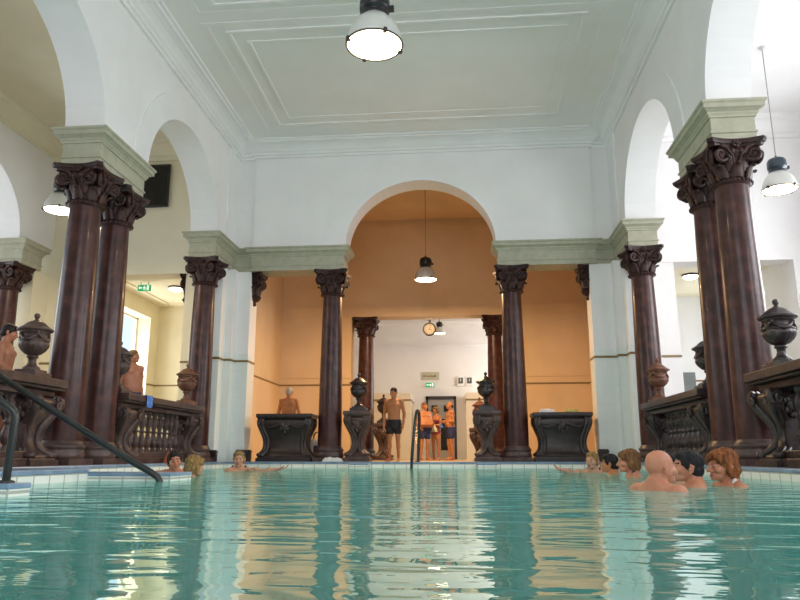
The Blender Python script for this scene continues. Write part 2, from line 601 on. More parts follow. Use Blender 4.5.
mir = lambda y: 15.18 - y
SIDE_ARCH = [(12.64, ARX, ARZ), (7.59, ARX, ARZ), (mir(12.64), ARX, ARZ)]
for sx, nm in ((-1, 'wall_left'), (1, 'wall_right')):
    mp = lambda u, t, z, s=sx: (s * (HX + t), u, z)
    mb = MB()
    arch_wall(mb, mp, Y0, 16.3, EZ, 8.1, 0.0, 0.6, SIDE_ARCH)
    for c, rx, rz in SIDE_ARCH:
        archivolt(mb, mp, c, rx, rz, 0.48, EZ, 0.0, 0.03)
    struct(nm, mb, M_WHITE)
    # strip pilaster beside the corner
    mb = MB()
    x0, x1 = sx * HX, sx * (HX - 0.05)
    mb.box((x0, 14.98, EZ), (x1, 15.28, 7.5))
    mb.box((x0, 15.28, EZ), (sx * (HX - 0.02), 15.7, 7.5))
    struct('trim_5' if sx < 0 else 'trim_6', mb, M_WHITE)

mp = lambda u, t, z: (u, Y1 + t, z)
mb = MB()
arch_wall(mb, mp, -4.03, 4.03, EZ, 8.1, 0.0, 0.6, [(0.0, ARX, ARZ)])
archivolt(mb, mp, 0.0, ARX, ARZ, 0.48, EZ, 0.0, 0.03)
struct('wall_back', mb, M_WHITE)
mb = MB()
for s in (-1, 1):
    mb.box((s * HX, 15.78, EZ), (s * 4.03, 16.3, 8.1))
struct('trim_7', mb, M_WHITE)

# wall behind the camera with its tall window
mb = MB()
mb.box((-HX, Y0 - 0.5, DK - 0.2), (-2.6, Y0, 8.1))
mb.box((2.6, Y0 - 0.5, DK - 0.2), (HX, Y0, 8.1))
mb.box((-2.6, Y0 - 0.5, DK - 0.2), (2.6, Y0, 2.6))
mb.box((-2.6, Y0 - 0.5, 7.3), (2.6, Y0, 8.1))
struct('wall_front', mb, M_WHITE)

# ceiling with its raised frames
mb = MB()
mb.box((-HX - 0.6, Y0, CZ), (HX + 0.6, 16.3, CZ + 0.3))
struct('ceiling', mb, M_CEIL)


def frame_ring(mb, hx, y0, y1, w, z0, z1):
    for a, b in (((-hx, y0), (hx, y0 + w)), ((-hx, y1 - w), (hx, y1)), ((-hx, y0 + w), (-hx + w, y1 - w)), ((hx - w, y0 + w), (hx, y1 - w))):
        mb.box((a[0], a[1], z0), (b[0], b[1], z1))


mb = MB()
for ya, yb in ((10.9, 14.62), (5.1, 10.2), (0.56, 4.28)):
    for hx, dy, w, d in ((3.60, -0.25, 0.12, 0.012), (3.22, 0.0, 0.08, 0.030), (2.92, 0.34, 0.06, 0.022)):
        frame_ring(mb, hx, ya + dy, yb - dy, w, CZ - d, CZ)
struct('trim_8', mb, M_CEIL, bevel=0.01)
# cornice: swept round the inside of the hall
mb = MB()
room = [(-HX, Y0), (-HX, 15.78), (-4.03, 15.78), (-4.03, Y1), (4.03, Y1), (4.03, 15.78), (HX, 15.78), (HX, Y0)]
prof = [(0.0, 7.46), (0.05, 7.46), (0.06, 7.52), (0.10, 7.53), (0.11, 7.575), (0.15, 7.60), (0.19, 7.65), (0.26, 7.70), (0.34, 7.725), (0.40, 7.73), (0.41, 7.765), (0.47, 7.77), (0.48, 7.80)]
rr = [[(x, y, z) for x, y in offset_poly(room, off)] for off, z in prof]
mb.rings(rr, False, False, False)
struct('trim_9', mb, M_WHITE)

# ------------------------------------------------------------------ green entablature
ENT = [(0.0, TZ), (0.0, 4.70), (0.020, 4.705), (0.020, 4.73), (0.0, 4.735), (0.0, 4.935), (0.022, 4.94), (0.026, 4.965), (0.045, 4.99), (0.045, 5.01), (0.09, 5.04), (0.115, 5.05), (0.115, 5.11), (0.14, 5.13), (0.14, EZ)]
n = 10
for s in (-1, 1):
    def poly(pts, s=s):
        p = [(s * x, y) for x, y in pts]
        return p if s > 0 else list(reversed(p))
    mb = MB()
    sweep(mb, poly([(HX, 9.36), (HX + 0.6, 9.36), (HX + 0.6, 10.85), (HX, 10.85)]), ENT)
    struct('trim_%d' % n, mb, M_GREEN)
    n += 1
    mb = MB()
    sweep(mb, poly([(HX, 14.41), (HX + 0.6, 14.41), (HX + 0.6, 16.3), (1.81, 16.3), (1.81, 15.7), (4.05, 15.7), (4.05, 15.78), (HX, 15.78)]), ENT)
    struct('trim_%d' % n, mb, M_GREEN)
    n += 1
    mb = MB()
    sweep(mb, poly([(HX, mir(10.87)), (HX + 0.6, mir(10.87)), (HX + 0.6, mir(9.36)), (HX, mir(9.36))]), ENT)
    struct('trim_%d' % n, mb, M_GREEN)
    n += 1
# outer arcade of the left aisle
mb = MB()
sweep(mb, [(-9.70, 14.52), (-9.05, 14.52), (-9.05, 15.27), (-9.70, 15.27)], ENT)
struct('trim_%d' % n, mb, M_GREEN)
n += 1

# corner piers below the entablature: tiled below the band, plastered above
PE = {-1: 4.04, 1: 3.88}
def pier_boxes(s, z0, z1, g=0.0):
    m = MB()
    m.box((s * (PE[s] - g), 15.76 - g, z0), (s * 4.36, 16.28, z1))
    m.box((s * (4.36 - g), 15.50 - g, z0), (s * 5.05, 16.28, z1))
    m.box((s * (4.53 - g), 15.18 - g, z0), (s * (5.03 + g), 15.72, z1))
    return m
for s in (-1, 1):
    nm = 'left' if s < 0 else 'right'
    struct('wall_%s_pier_tiles' % nm, pier_boxes(s, DK - 0.05, 2.62, 0.004), M_TILEW)
    struct('wall_%s_pier' % nm, pier_boxes(s, 2.62, TZ), M_WHITE)
    struct('trim_%d' % n, pier_boxes(s, 2.425, 2.475, 0.014), M_BAND)
    n += 1

# ------------------------------------------------------------------ aisles
for s, nm in ((-1, 'left'), (1, 'right')):
    M_ = M_CREAM if s < 0 else M_WHITE
    mb = MB()   # end wall above and beside its opening
    mb.box((s * 5.05, 15.75, TZ), (s * 9.75, 16.28, 8.1))
    mb.box((s * 8.37, 15.75, DK - 0.1), (s * 9.75, 16.28, TZ))
    mb.box((s * 5.05, 15.79, DK - 0.1), (s * (5.67 if s < 0 else 5.77), 16.28, TZ))
    struct('wall_%s_aisle_end' % nm, mb, M_)
    mb = MB()
    mb.box((s * 5.05, 15.78, 2.425), (s * (5.68 if s < 0 else 5.78), 15.80, 2.475))
    mb.box((s * 8.36, 15.74, 2.425), (s * 9.2, 15.76, 2.475))
    struct('trim_%d' % n, mb, M_BAND)
    n += 1
    mb = MB()
    mb.box((s * 5.07, Y0, 8.0), (s * 9.75, 16.3, 8.2))
    struct('ceiling_%s_aisle' % nm, mb, M_CREAM if s < 0 else M_WHITE)
    mb = MB()   # cornice of the aisle
    rect = [(s * 5.07, Y0), (s * 9.13, Y0), (s * 9.13, 15.75), (s * 5.07, 15.75)]
    if s > 0:
        rect = list(reversed(rect))
    pr = [(0.0, 7.52), (0.05, 7.53), (0.06, 7.62), (0.12, 7.64), (0.16, 7.74), (0.26, 7.86), (0.34, 7.90), (0.36, 8.0)]
    rr = [[(x, y, z) for x, y in offset_poly(rect, off)] for off, z in pr]
    mb.rings(rr, False, False, False)
    struct('trim_%d' % n, mb, M_)
    n += 1
    mb = MB()
    mb.box((s * 5.07, Y0 - 0.5, 0), (s * 9.75, Y0, 8.2))
    struct('wall_%s_aisle_front' % nm, mb, M_)

# outer wall of the right aisle with three tall windows
mb = MB()
zs, zt = 1.4, 7.3
edges = [(Y0, 1.1), (3.9, 6.2), (9.0, 11.24), (14.04, 16.3)]
for a, b in edges:
    mb.box((9.13, a, 0), (9.6, b, 8.2))
for a, b in ((1.1, 3.9), (6.2, 9.0), (11.24, 14.04)):
    mb.box((9.13, a, 0), (9.6, b, zs))
    mb.box((9.13, a, zt), (9.6, b, 8.2))
struct('wall_right_aisle', mb, M_WHITE)
k = 1
for a, b in ((1.1, 3.9), (6.2, 9.0), (11.24, 14.04)):
    mb = MB()
    for y in (a + 0.03, (a + b) / 2, b - 0.03):
        mb.box((9.40, y - 0.03, zs), (9.46, y + 0.03, zt))
    for z in (zs + 0.03, 3.4, 5.4, zt - 0.03):
        mb.box((9.40, a, z - 0.03), (9.46, b, z + 0.03))
    struct('window_%d' % k, mb, M_WPLAST)
    k += 1
# window frame behind the camera
mb = MB()
for x in (-2.57, -0.85, 0.85, 2.57):
    mb.box((x - 0.03, Y0 - 0.3, 2.6), (x + 0.03, Y0 - 0.24, 7.3))
for z in (2.63, 4.2, 5.8, 7.27):
    mb.box((-2.6, Y0 - 0.3, z - 0.03), (2.6, Y0 - 0.24, z + 0.03))
struct('window_%d' % k, mb, M_WPLAST)
k += 1

# outer arcade wall of the left aisle
mp = lambda u, t, z: (-(9.13 + t), u, z)
mb = MB()
arch_wall(mb, mp, Y0, 16.3, EZ, 8.2, 0.0, 0.6, SIDE_ARCH)
for c, rx, rz in SIDE_ARCH:
    archivolt(mb, mp, c, rx, rz, 0.48, EZ, 0.0, 0.03)
struct('wall_left_arcade', mb, M_WHITE)
mb = MB()
mb.box((-9.73, 15.15, 0), (-9.13, 16.28, TZ))
struct('wall_left_arcade_pier', mb, M_CREAM)
# outermost wall on the left with windows
mb = MB()
mb.box((-12.6, Y0, 8.0), (-9.7, 16.3, 8.2))
mb.box((-12.5, 15.75, 0), (-9.7, 16.3, 8.2))
edges = [(Y0, 6.2), (9.0, 11.24), (14.04, 16.3)]
for a, b in edges:
    mb.box((-12.5, a, 0), (-12.1, b, 8.2))
for a, b in ((6.2, 9.0), (11.24, 14.04)):
    mb.box((-12.5, a, 0), (-12.1, b, 1.4))
    mb.box((-12.5, a, 6.4), (-12.1, b, 8.2))
struct('wall_left_outer', mb, M_WHITE)
for a, b in ((6.2, 9.0), (11.24, 14.04)):
    mb = MB()
    for y in (a + 0.03, (a + b) / 2, b - 0.03):
        mb.box((-12.34, y - 0.03, 1.4), (-12.28, y + 0.03, 6.4))
    for z in (1.43, 3.0, 4.7, 6.37):
        mb.box((-12.34, a, z - 0.03), (-12.28, b, z + 0.03))
    struct('window_%d' % k, mb, M_WPLAST)
    k += 1

# ------------------------------------------------------------------ rear cross hall and rooms beyond
RY = 21.5
for nm, a, b in (('wall_rear_lintel', (-4.95, RY, TZ + 0.003), (4.95, RY + 0.6, 8.1)), ('wall_rear_left', (-4.95, RY, 0.1), (-2.52, RY + 0.6, TZ)),
                 ('wall_rear_right', (2.45, RY, 0.1), (4.95, RY + 0.6, TZ)), ('wall_cross_left', (-4.95, 16.28, 0.1), (-4.78, RY, 8.1)),
                 ('wall_cross_right', (4.78, 16.28, 0.1), (4.95, RY, 8.1))):
    struct(nm, MB().box(a, b), M_TAN)
mb = MB()
mb.box((-4.95, RY - 0.012, 2.425), (-2.51, RY, 2.475))
mb.box((2.44, RY - 0.012, 2.425), (4.95, RY, 2.475))
mb.box((-4.78, 16.3, 2.425), (-4.768, RY, 2.475))
mb.box((4.78, 16.3, 2.425), (4.768, RY, 2.475))
struct('trim_%d' % n, mb, M_BAND)
n += 1
mb = MB()
mb.box((-4.8, RY - 0.02, 4.9), (4.8, RY, 4.97))
mb.box((-4.8, RY - 0.05, 7.5), (4.8, RY, 7.62))
mb.box((-4.8, RY - 0.02, 2.66), (-2.51, RY, 2.68))
mb.box((2.44, RY - 0.02, 2.66), (4.8, RY, 2.68))
struct('trim_%d' % n, mb, M_TAN)
n += 1
mb = MB()
mb.box((-4.95, 16.28, 7.8), (4.95, RY + 0.6, 8.1))
struct('ceiling_rear_hall', mb, M_TAN)

# side rooms left and right of the cross hall, with low ceilings
for s, nm in ((-1, 'left'), (1, 'right')):
    M_ = M_CREAM if s < 0 else M_WHITE
    mb = MB()
    mb.box((s * 4.95, RY - 0.3, 0.1), (s * 9.3, RY, 5.1))
    mb.box((s * 4.951, 16.3, 0.1), (s * 5.0, RY, 5.1))
    # each room has a window in its outer wall
    mb.box((s * 8.72, 16.28, 0.1), (s * 9.3, 18.2, 5.1))
    mb.box((s * 8.72, 20.6, 0.1), (s * 9.3, RY, 5.1))
    mb.box((s * 8.72, 18.2, 0.1), (s * 9.3, 20.6, 1.3))
    mb.box((s * 8.72, 18.2, 4.5), (s * 9.3, 20.6, 5.1))
    struct('wall_%s_room' % nm, mb, M_)
    mb = MB()
    mb.box((s * 4.95, 16.28, 4.98), (s * 9.3, RY, 5.2))
    mb.box((s * 5.4, 16.7, 4.95), (s * 8.3, 16.78, 4.98))
    mb.box((s * 5.4, 20.7, 4.95), (s * 8.3, 20.78, 4.98))
    mb.box((s * 8.3, 16.7, 4.95), (s * 8.22, 20.78, 4.98))
    mb.box((s * 5.4, 16.7, 4.95), (s * 5.48, 20.78, 4.98))
    struct('ceiling_%s_room' % nm, mb, M_CREAM)
    mb = MB()
    mb.box((s * 5.0, RY - 0.312, 2.425), (s * 8.72, RY - 0.3, 2.475))
    mb.box((s * 8.72, 20.6, 2.425), (s * 8.708, RY - 0.3, 2.475))
    struct('trim_%d' % n, mb, M_BAND)
    n += 1
for s in (-1, 1):
    mb = MB()
    for y in (18.23, 19.4, 20.57):
        mb.box((s * 9.2, y - 0.03, 1.3), (s * 9.14, y + 0.03, 4.5))
    for z in (1.33, 2.9, 4.47):
        mb.box((s * 9.2, 18.2, z - 0.03), (s * 9.14, 20.6, z + 0.03))
    struct('window_%d' % k, mb, M_WPLAST)
    k += 1
# low grey partition seen in the right room
mb = MB().box((6.90, 19.4, 0.15), (7.2, 19.6, 2.50))
struct('wall_right_room_partition', mb, mat('grey_partition', (0.22, 0.25, 0.26), 0.6))

# white room beyond the rear columns
BY = 26.6
mb = MB()
mb.box((-5.0, BY, 0.1), (-0.45, BY + 0.3, 6.3))
mb.box((0.70, BY, 0.1), (5.0, BY + 0.3, 6.3))
mb.box((-0.45, BY, 2.50), (0.70, BY + 0.3, 6.3))
mb.box((-5.0, 22.1, 0.1), (-4.6, BY, 6.3))
mb.box((4.2, 22.1, 0.1), (4.6, 23.3, 6.3))
mb.box((4.2, 25.9, 0.1), (4.6, BY, 6.3))
mb.box((4.2, 23.3, 0.1), (4.6, 25.9, 1.6))
mb.box((4.2, 23.3, 4.8), (4.6, 25.9, 6.3))
struct('wall_white_room', mb, M_WHITE)
mb = MB()
mb.box((-5.0, BY - 0.03, 4.42), (4.6, BY, 4.5))
mb.box((-5.0, BY - 0.06, 5.3), (4.6, BY, 5.4))
struct('trim_%d' % n, mb, M_WHITE)
n += 1
mb = MB().box((-5.0, 22.1, 6.1), (4.6, BY + 0.3, 6.3))
struct('ceiling_white_room', mb, M_WHITE)
# tiled partitions either side of the door
for a, b, nm in ((-2.6, -0.92, 'wall_left_partition'), (1.05, 2.6, 'wall_right_partition')):
    mb = MB().box((a, 25.1, 0.1), (b, BY, 2.5))
    struct(nm, mb, M_TILEC)
mb = MB()
for a, b in ((-2.6, -0.92), (1.05, 2.6)):
    mb.box((a - 0.01, 25.088, 2.22), (b + 0.01, 25.1, 2.28))
    mb.box((a - 0.012, 25.09, 2.22), (a, BY, 2.28))
    mb.box((b, 25.09, 2.22), (b + 0.012, BY, 2.28))
struct('trim_%d' % n, mb, M_BAND)
n += 1
# door with dark frame
mb = MB()
mb.box((-0.45, BY - 0.03, 0.15), (-0.36, BY + 0.1, 2.50))
mb.box((0.61, BY - 0.03, 0.15), (0.70, BY + 0.1, 2.50))
mb.box((-0.45, BY - 0.03, 2.38), (0.70, BY + 0.1, 2.50))
door = struct('door_1', mb, M_WOODD)
mb = MB()
mb.box((-0.36, BY + 0.02, 0.17), (0.61, BY + 0.07, 2.38))
mb.build('door_leaf', M_DOOR, door)
mb = MB()
mb.box((-0.24, BY + 0.0, 1.92), (-0.02, BY + 0.019, 2.16))
mb.box((0.22, BY + 0.0, 1.92), (0.44, BY + 0.019, 2.16))
mb.box((0.1, BY + 0.0, 0.5), (0.44, BY + 0.019, 1.65))
mb.build('door_glass', M_GLASSD, door)
mb = MB()
mb.tube([(-0.28, BY + 0.03, 1.2), (-0.28, BY - 0.04, 1.2), (-0.16, BY - 0.04, 1.2)], 0.012)
mb.build('door_handle', M_GUN, door)

# ------------------------------------------------------------------ columns
def rot(a, c=(0, 0, 0)):
    return Matrix.Translation(c) @ Matrix.Rotation(a, 4, 'Z')


def spiral(turns=1.75, r0=0.122, r1=0.018, n=30):
    pts = []
    for i in range(n + 1):
        t = i / n
        a = PI / 2 - t * turns * 2 * PI
        r = r0 * (1 - t) + r1 * t
        pts.append((r * math.cos(a), r * math.sin(a)))
    return pts


def capital_meshes(R=0.222, H=0.60, hw=0.355, half=False):
    """bell, leaves and abacus in one mesh, volutes apart; z runs 0..H"""
    mb = MB()
    mb.lathe([(R, -0.02), (R + 0.035, 0.0), (R + 0.045, 0.025), (R + 0.035, 0.05), (R, 0.06), (R + 0.005, 0.10), (R + 0.02, 0.25), (R + 0.055, 0.36), (R + 0.09, 0.40), (R + 0.10, 0.43), (R + 0.08, 0.46), (R + 0.07, 0.50)], 32)
    for j in range(28):
        a = 2 * PI * j / 28
        mb.ell(((R + 0.046) * math.cos(a), (R + 0.046) * math.sin(a), 0.026), (0.02, 0.02, 0.022), 8, 6)
    for j in range(8):      # small curled tips between the leaves
        a = 2 * PI * (j + 0.5) / 8
        mb.ell(((R + 0.10) * math.cos(a), (R + 0.10) * math.sin(a), 0.345), (0.035, 0.035, 0.028), 8, 6)
        a = 2 * PI * j / 8
        mb.ell(((R + 0.115) * math.cos(a), (R + 0.115) * math.sin(a), 0.235), (0.034, 0.034, 0.024), 8, 6)
    # egg ring
    for j in range(16):
        a = 2 * PI * (j + 0.5) / 16
        mb.ell(((R + 0.085) * math.cos(a), (R + 0.085) * math.sin(a), 0.425), (0.036, 0.036, 0.045), 8, 6)
    # abacus with hollowed sides and cut corners
    def side(k, w, dip):
        pts = []
        for i in range(9):
            t = -1 + 2 * i / 8
            x = t * w
            y = -(w + 0.035) + dip * (1 - t * t)
            M = Matrix.Rotation(k * PI / 2, 4, 'Z')
            p = M @ Vector((x * 0.93, y, 0))
            pts.append((p.x, p.y))
        return pts
    for w, z0, z1 in ((hw - 0.03, 0.495, 0.535), (hw, 0.535, 0.60)):
        ol = []
        for k in range(4):
            ol += side(k, w, 0.085)
        mb.rings([[(x, y, z0) for x, y in ol], [(x * 1.03, y * 1.03, (z0 + z1) / 2) for x, y in ol], [(x * 1.03, y * 1.03, z1) for x, y in ol]], False)
    # acanthus leaves: two ranks curling outward
    for rank, (cnt, z0, hh, w) in enumerate(((8, 0.06, 0.19, 0.085), (8, 0.14, 0.22, 0.075))):
        for j in range(cnt):
            a = 2 * PI * (j + 0.5 * rank) / cnt
            M = Matrix.Rotation(a, 4, 'Z')
            prof = [(0.005, 0.0, 1.0), (0.03, 0.35, 1.05), (0.042, 0.65, 0.95), (0.075, 0.9, 0.75), (0.112, 1.0, 0.45), (0.118, 0.9, 0.2)]
            rr = []
            for dx, tz, ww in prof:
                r = R + 0.01 + dx
                z = z0 + hh * tz
                q = w * ww
                rr.append([(r, -q, z), (r + 0.018, -q * 0.5, z), (r + 0.03, 0, z + 0.004), (r + 0.018, q * 0.5, z), (r, q, z), (r - 0.03, 0, z - 0.01)])
            mb.rings(rr, True, M=M)
    # flower in the middle of each side, on the abacus
    for k in range(4):
        M = Matrix.Rotation(k * PI / 2, 4, 'Z')
        for j in range(5):
            a = 2 * PI * j / 5
            mb.ell((0.035 * math.cos(a), -(hw - 0.05), 0.53 + 0.035 * math.sin(a)), (0.03, 0.025, 0.03), 8, 6, M)
        mb.ell((0, -(hw - 0.03), 0.53), (0.018, 0.02, 0.018), 8, 6, M)
        # stalks running to the volutes
        for s in (-1, 1):
            mb.tube([(s * 0.03, -R - 0.03, 0.22), (s * 0.06, -R - 0.07, 0.36), (s * 0.14, -R - 0.10, 0.47), (s * 0.22, -R - 0.12, 0.49)], [0.02, 0.022, 0.026, 0.02], 8, M)
    vols = []
    sp = spiral()
    for k in range(4):
        v = MB()
        M0 = Matrix.Rotation(k * PI / 2 + PI / 4, 4, 'Z')
        # at a corner: one scroll on each of the two faces, their faces turned 20 degrees toward each side
        for s in (-1, 1):
            M = M0 @ Matrix.Translation((R + 0.150, s * 0.055, 0.372)) @ Matrix.Rotation(s * -0.42, 4, 'Z')
            pts = [(-x * 1.0, s * 0.010, z) for x, z in sp]
            v.tube([M @ Vector(p) for p in pts], [0.033 - 0.014 * i / 30 for i in range(31)], 8)
            v.ell((0, s * 0.008, 0), (0.03, 0.03, 0.03), 10, 6, M)
            disc = [(0.092 * math.cos(2 * PI * j / 20), 0.092 * math.sin(2 * PI * j / 20)) for j in range(20)]
            v.rings([[(x, -0.012, z) for x, z in disc], [(x, 0.012, z) for x, z in disc]], False, M=M)
        vols.append(v)
    return mb, vols


CAPH = 0.60
BASEH = 0.32
SH0, SH1 = DK + BASEH, TZ - CAPH


def make_column(label):
    t = thing('column', label, 'column', (0, 0, 0))
    mb = MB()
    w = 0.325
    mb.box((-w, -w, 0), (w, w, 0.09))
    mb.lathe([(0.31, 0.09), (0.322, 0.105), (0.327, 0.13), (0.322, 0.155), (0.318, 0.17), (0.318, 0.18), (0.308, 0.20), (0.308, 0.22), (0.314, 0.23), (0.322, 0.245), (0.322, 0.265), (0.312, 0.28), (0.300, 0.285), (0.296, 0.30), (0.278, 0.33), (0.27, 0.34)], 40)
    mb.build('base', M_STONE, t)
    mb = MB()
    prof = []
    for i in range(21):
        u = i / 20
        r = 0.272 - 0.050 * (u ** 1.6)
        prof.append((r, BASEH + (SH1 - DK - BASEH) * u))
    mb.lathe(prof, 48)
    mb.build('shaft', M_MARB, t)
    cm, vols = capital_meshes()
    for v in (cm, *vols):
        v.v = [p + Vector((0, 0, SH1 - DK)) for p in v.v]
    c = cm.build('capital', M_CAPS, t)
    for v in vols:
        v.build('volute', M_CAPS, c)
    return t


C0 = make_column('dark red-brown marble column at the front of the pair on the left')
C0.location = (-COLX, COLY[0], DK)
cols = [
    (-COLX, COLY[1], 'dark marble column at the back of the pair on the left, before the balustrade'),
    (-COLX, COLY[2], 'single marble column at the left far corner of the pool, beside the white tiled pier'),
    (COLX, COLY[0], 'dark marble column at the front of the pair on the right, beside the biggest urn'),
    (COLX, COLY[1], 'dark column at the back of the right pair, half hidden by its twin'),
    (COLX, COLY[2], 'single marble column at the right far corner of the pool, behind a small reddish urn'),
    (-2.11, 16.0, 'marble column under the big far arch, on its left side'),
    (2.11, 16.0, 'marble column under the big far arch, on its right side'),
    (-2.10, 21.85, 'reddish lit column at the left edge of the doorway behind the standing man'),
    (1.98, 21.85, 'reddish lit column at the right edge of the rear doorway, mostly behind the front column'),
    (-9.43, 14.71, 'marble column of the outer arcade, at the far left behind the seated bather'),
]
for x, y, lab in cols:
    dup(C0, (x, y, DK), 0, lab)
for o in COL.objects:
    if o.get('category') == 'column':
        o['group'] = 'marble columns'


# corbel capitals fixed to the piers, no shaft below
def corbel(loc, rz, label, k=0.72):
    t = thing('corbel_capital', label, 'capital', loc, rz, 'corbel capitals on the piers')
    cm, vols = capital_meshes(0.16, 0.6, 0.30)
    for v in (cm, vols[0], vols[3]):
        v.v = [Vector((max(p.x * k, 0.0), p.y * 0.85, p.z - 0.6)) for p in v.v]
    cm.lathe([(0.0, -0.80), (0.05, -0.78), (0.06, -0.74), (0.05, -0.70), (0.12, -0.66), (0.16, -0.60)], 16)
    cm.build('body', M_CAPS, t)
    vols[0].build('volute', M_CAPS, t)
    vols[3].build('volute', M_CAPS, t)
    return t


corbel((-4.035, 16.03, TZ), 0, 'dark carved capital without a shaft on the left far pier, above the left console')
corbel((3.874, 16.03, TZ), PI, 'dark carved capital without a shaft on the right far pier, above the towels')
corbel((-5.674, 16.03, TZ), PI, 'dark carved capital peeping out left of the far corner column, by the dome light', 0.45)


# ------------------------------------------------------------------ urns
def make_urn(label, stone, scale=1.0):
    t = thing('urn', label, 'urn', (0, 0, 0), 0, 'lidded stone urns')
    mb = MB()
    mb.box((-0.215, -0.215, 0), (0.215, 0.215, 0.075))
    mb.box((-0.165, -0.165, 0.075), (0.165, 0.165, 0.11))
    mb.build('plinth', stone, t, bevel=0.008)
    mb = MB()
    mb.lathe([(0.12, 0.11), (0.128, 0.125), (0.12, 0.145), (0.095, 0.155), (0.07, 0.18), (0.058, 0.22), (0.06, 0.26), (0.085, 0.275), (0.085, 0.295), (0.06, 0.305)], 28)
    mb.build('stem', stone, t)
    mb = MB()
    mb.lathe([(0.06, 0.30), (0.12, 0.325), (0.175, 0.37), (0.208, 0.42), (0.215, 0.455), (0.205, 0.485)], 80,
             mod=lambda a, z: 1 + 0.035 * abs(math.cos(10 * a)) * (1 if z < 0.48 else 0.3))
    mb.lathe([(0.205, 0.485), (0.218, 0.49), (0.218, 0.505), (0.195, 0.515), (0.180, 0.53), (0.178, 0.575), (0.19, 0.60), (0.215, 0.61), (0.215, 0.625), (0.2, 0.63)], 40)
    b = mb.build('bowl', stone, t)
    mb = MB()
    for k in range(4):
        pts = []
        for i in range(11):
            u = i / 10
            a = k * PI / 2 + PI / 4 + u * PI / 2
            z = 0.585 - 0.085 * math.sin(PI * u)
            r = 0.19 + 0.02 * math.sin(PI * u)
            pts.append((r * math.cos(a), r * math.sin(a), z))
        mb.tube(pts, [0.014 + 0.016 * math.sin(PI * i / 10) for i in range(11)], 8)
        a = k * PI / 2 + PI / 4
        mb.ell((0.197 * math.cos(a), 0.197 * math.sin(a), 0.585), (0.03, 0.03, 0.035), 10, 8)
    mb.build('garland', stone, b)
    mb = MB()
    mb.lathe([(0.2, 0.625), (0.252, 0.63), (0.262, 0.645), (0.255, 0.66), (0.22, 0.67), (0.175, 0.70), (0.12, 0.745), (0.08, 0.765), (0.05, 0.77), (0.04, 0.785)], 60,
             mod=lambda a, z: 1 + (0.02 * abs(math.cos(8 * a)) if 0.665 < z < 0.76 else 0))
    l = mb.build('lid', stone, t)
    mb = MB()
    mb.lathe([(0.035, 0.775), (0.022, 0.79), (0.028, 0.80), (0.042, 0.825), (0.046, 0.842), (0.040, 0.86), (0.022, 0.875), (0.004, 0.88)], 20)
    mb.build('finial', stone, l)
    for c in t.children:
        c.scale = (0.86, 0.86, 1.0)
    return t


URN0 = make_urn('big dark stone urn with a lid on the near balustrade at the right edge', M_DKSHADESTONE)
URN0.location = (COLX, 8.72, 1.30)
URN1 = make_urn('brown lidded urn on the near pedestal at the left edge, covering a man', M_STONE)
URN1.location = (-COLX, 8.75, 1.30)
URN2 = make_urn('reddish lidded urn on the balustrade in front of the left far corner column', M_REDST)
URN2.location = (-COLX, 14.05, 1.30)
dup(URN1, (-COLX, 11.1, 1.30), 0, 'brown lidded urn behind the left pair of columns, beside a standing man')
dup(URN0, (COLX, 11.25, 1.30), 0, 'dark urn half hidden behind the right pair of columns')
dup(URN2, (COLX, 14.1, 1.30), 0, 'reddish lidded urn on the balustrade in front of the right far corner column')
dup(URN0, (-1.45, 16.0, 1.29), 0, 'dark lidded urn on a small pedestal right of the left arch column')
dup(URN0, (1.46, 16.0, 1.29), 0, 'dark lidded urn on a small pedestal left of the right arch column')
dup(URN0, (-1.46, 21.25, 1.25), 0, 'dark urn in the rear doorway, just behind the man in black trunks')
dup(URN2, (1.42, 20.4, 1.07), 0, 'orange-lit urn peeping out left of the right small pedestal')


# ------------------------------------------------------------------ pedestals and balustrades
def rrect(hx, hy, z, r=0.03, n=4):
    pts = []
    for cx, cy, a0 in ((hx - r, hy - r, 0), (-hx + r, hy - r, PI / 2), (-hx + r, -hy + r, PI), (hx - r, -hy + r, 1.5 * PI)):
        for i in range(n + 1):
            a = a0 + (PI / 2) * i / n
            pts.append((cx + r * math.cos(a), cy + r * math.sin(a), z))
    return pts


PED = [(0.13, 1.00), (0.16, 0.985), (0.18, 0.93), (0.22, 0.86), (0.28, 0.80), (0.36, 0.765), (0.46, 0.765), (0.56, 0.80), (0.66, 0.87), (0.76, 0.95), (0.85, 1.02), (0.92, 1.045), (0.97, 1.03), (1.00, 0.99)]


